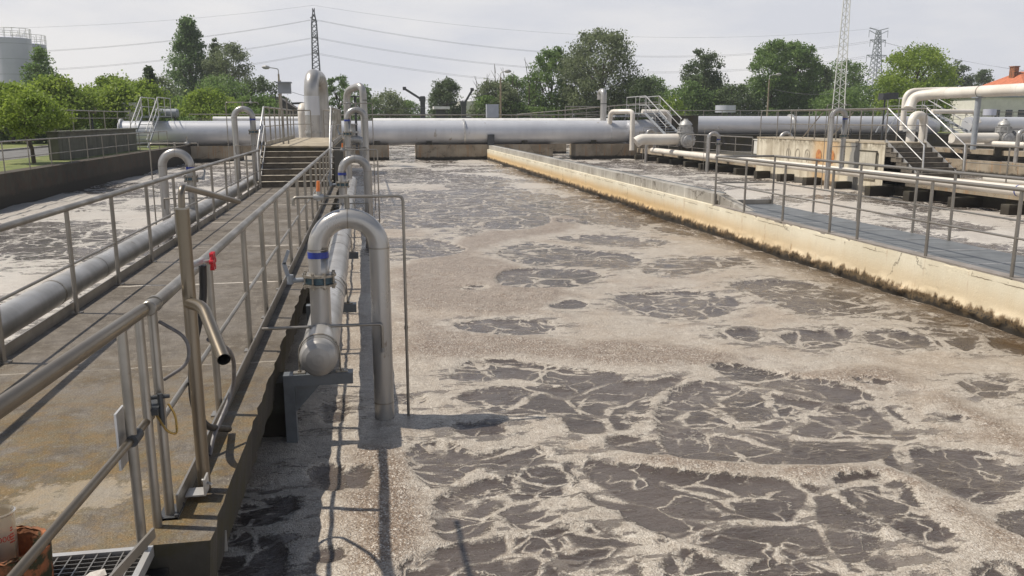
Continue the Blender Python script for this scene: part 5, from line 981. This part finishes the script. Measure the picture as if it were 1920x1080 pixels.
for i, (x, y, zt, l) in enumerate(((-40.5,110,11.2,'larger front sheet metal silo with a railing round its top'), (-40.7,115.8,11.0,'second silo standing half behind the front one'))):
    t = thing('silo', l, 'silo', (x, y, GZ), 'silos'); r = 2.0 if i == 0 else 1.85
    MB().lathe((x,y,GZ),(0,0,1),[(0,r),(zt-GZ,r),(zt-GZ+.15,r*.6),(zt-GZ+.2,.001)],40).build('shell', M['silo'], t)
    mb = MB()
    for k in range(6): mb.tube([(x,y,1.8+k*1.75),(x,y,1.84+k*1.75)], r+.012, 40, caps=False)
    mb.build('ring_seam', M['grey_paint'], t)
    mb = MB()
    for k in range(16):
        a, b = 2*math.pi*k/16, 2*math.pi*(k+1)/16; p = lambda q, z: (x+r*math.cos(q), y+r*math.sin(q), z)
        mb.tube([p(a,zt),p(a,zt+1.1)], .035, 5); mb.tube([p(a,zt+1.1),p(b,zt+1.1)], .035, 5); mb.tube([p(a,zt+.55),p(b,zt+.55)], .03, 5)
    mb.build('top_railing', M['white_paint'], t)
    MB().box(x+r*.6,x+r*.6+.3,y-r*.82,y-r*.78,7.8,8.0).box(x+r*.8,x+r*.8+.3,y-r*.62,y-r*.58,6.0,6.3).build('hatch', M['dark_metal'], t)
sf = thing('stair_tower', 'white steel stair tower left of the front silo', 'tower', (-43.6, 109, GZ)); mb = MB(); lattice(mb, -43.7, 109, [GZ+1.3*k for k in range(7)], lambda z: 1.6, .1, th=.07); mb.build('lattice', M['white_paint'], sf)
hs = thing('house', 'house with an orange tiled hipped roof and brick chimneys at the right edge', 'house', (94, 108, GZ))
MB().box(90,108,103,113,GZ,6.4).build('wall', M['render'], hs)
mb = MB(); a = [(89.3,102.5,6.1),(108.5,102.5,6.1),(108.5,113.5,6.1),(89.3,113.5,6.1),(93.0,108,8.6),(104.5,108,8.6)]; mb.v = a; mb.f = [(0,1,5,4),(1,2,5),(2,3,4,5),(3,0,4),(3,2,1,0)]; mb.s = [False]*5; rf = mb.build('roof', M['roof'], hs); WL[rf.name] = WL[hs.name]
for x in (91.6, 94.6, 99): MB().box(x,x+.7,107.4,108.4,7.2,9.2).box(x-.08,x+.78,107.3,108.5,9.2,9.32).build('chimney', M['brick'], rf)
wb = thing('building', 'long low pale rendered building with small dark windows at the far right', 'building', (82, 95, GZ))
MB().box(72.5,98,90,99,GZ,4.45).build('wall', M['render'], wb); MB().box(72.3,98.2,89.8,99.2,4.45,4.65).build('roof', M['clad'], wb)
for x in (74.5, 76.2, 77.9, 80.5, 83.1): 
    f_ = MB().box(x,x+.85,89.9,89.99,1.9,3.0).build('window', M['glass'], wb); WL[f_.name] = WL[wb.name]; MB().box(x-.08,x+.93,89.93,89.995,1.8,1.895).build('sill', M['white_paint'], f_)
dn = thing('drainpipe', 'dark downpipe on the pale building by the frame edge', 'pipe', (79.6, 89.85, GZ)); MB().tube([(79.6,89.85,GZ),(79.6,89.85,4.4)], .06, 6).build('pipe_run', M['dark_metal'], dn)
M['crate'] = simple('orange_crate', (.70,.22,.05), (.6,.18,.04), .6, 0, 3)
for (x,y,z,m_,l) in ((22.3,45,.33,'render','pale plastic tub behind the railing right of the round gate valve'),(23.6,45,.33,'crate','orange container behind the railing right of the round gate valve')):
    q = MB().box(x,x+.9,y,y+.6,z-.33,z+.45).box(x-.04,x+.94,y-.04,y+.64,z+.45,z+.5).build('container', M[m_], label=l, cat='container', group='containers by the gate valve')
MB().box(20.2,27,43,49,-1,-.0).build('service_slab', M['conc_dark'], label='dark concrete service slab behind the second walkway railing', cat='slab')

# ---------------------------------------------------------------- thin summer haze
hz = MB().box(-260, 400, -12, 330, -2.2, 45).build('haze', bpy.data.materials.new('haze_air'), kind='stuff', origin=(0, 0, -2.2))
hm = hz.data.materials[0]; hm.use_nodes = True; hn = hm.node_tree.nodes; hn.clear()
ho = hn.new('ShaderNodeOutputMaterial'); hv_ = hn.new('ShaderNodeVolumePrincipled'); hv_.inputs['Color'].default_value = (.86,.90,.96,1); hv_.inputs['Density'].default_value = .0005
hm.node_tree.links.new(hv_.outputs['Volume'], ho.inputs['Volume'])
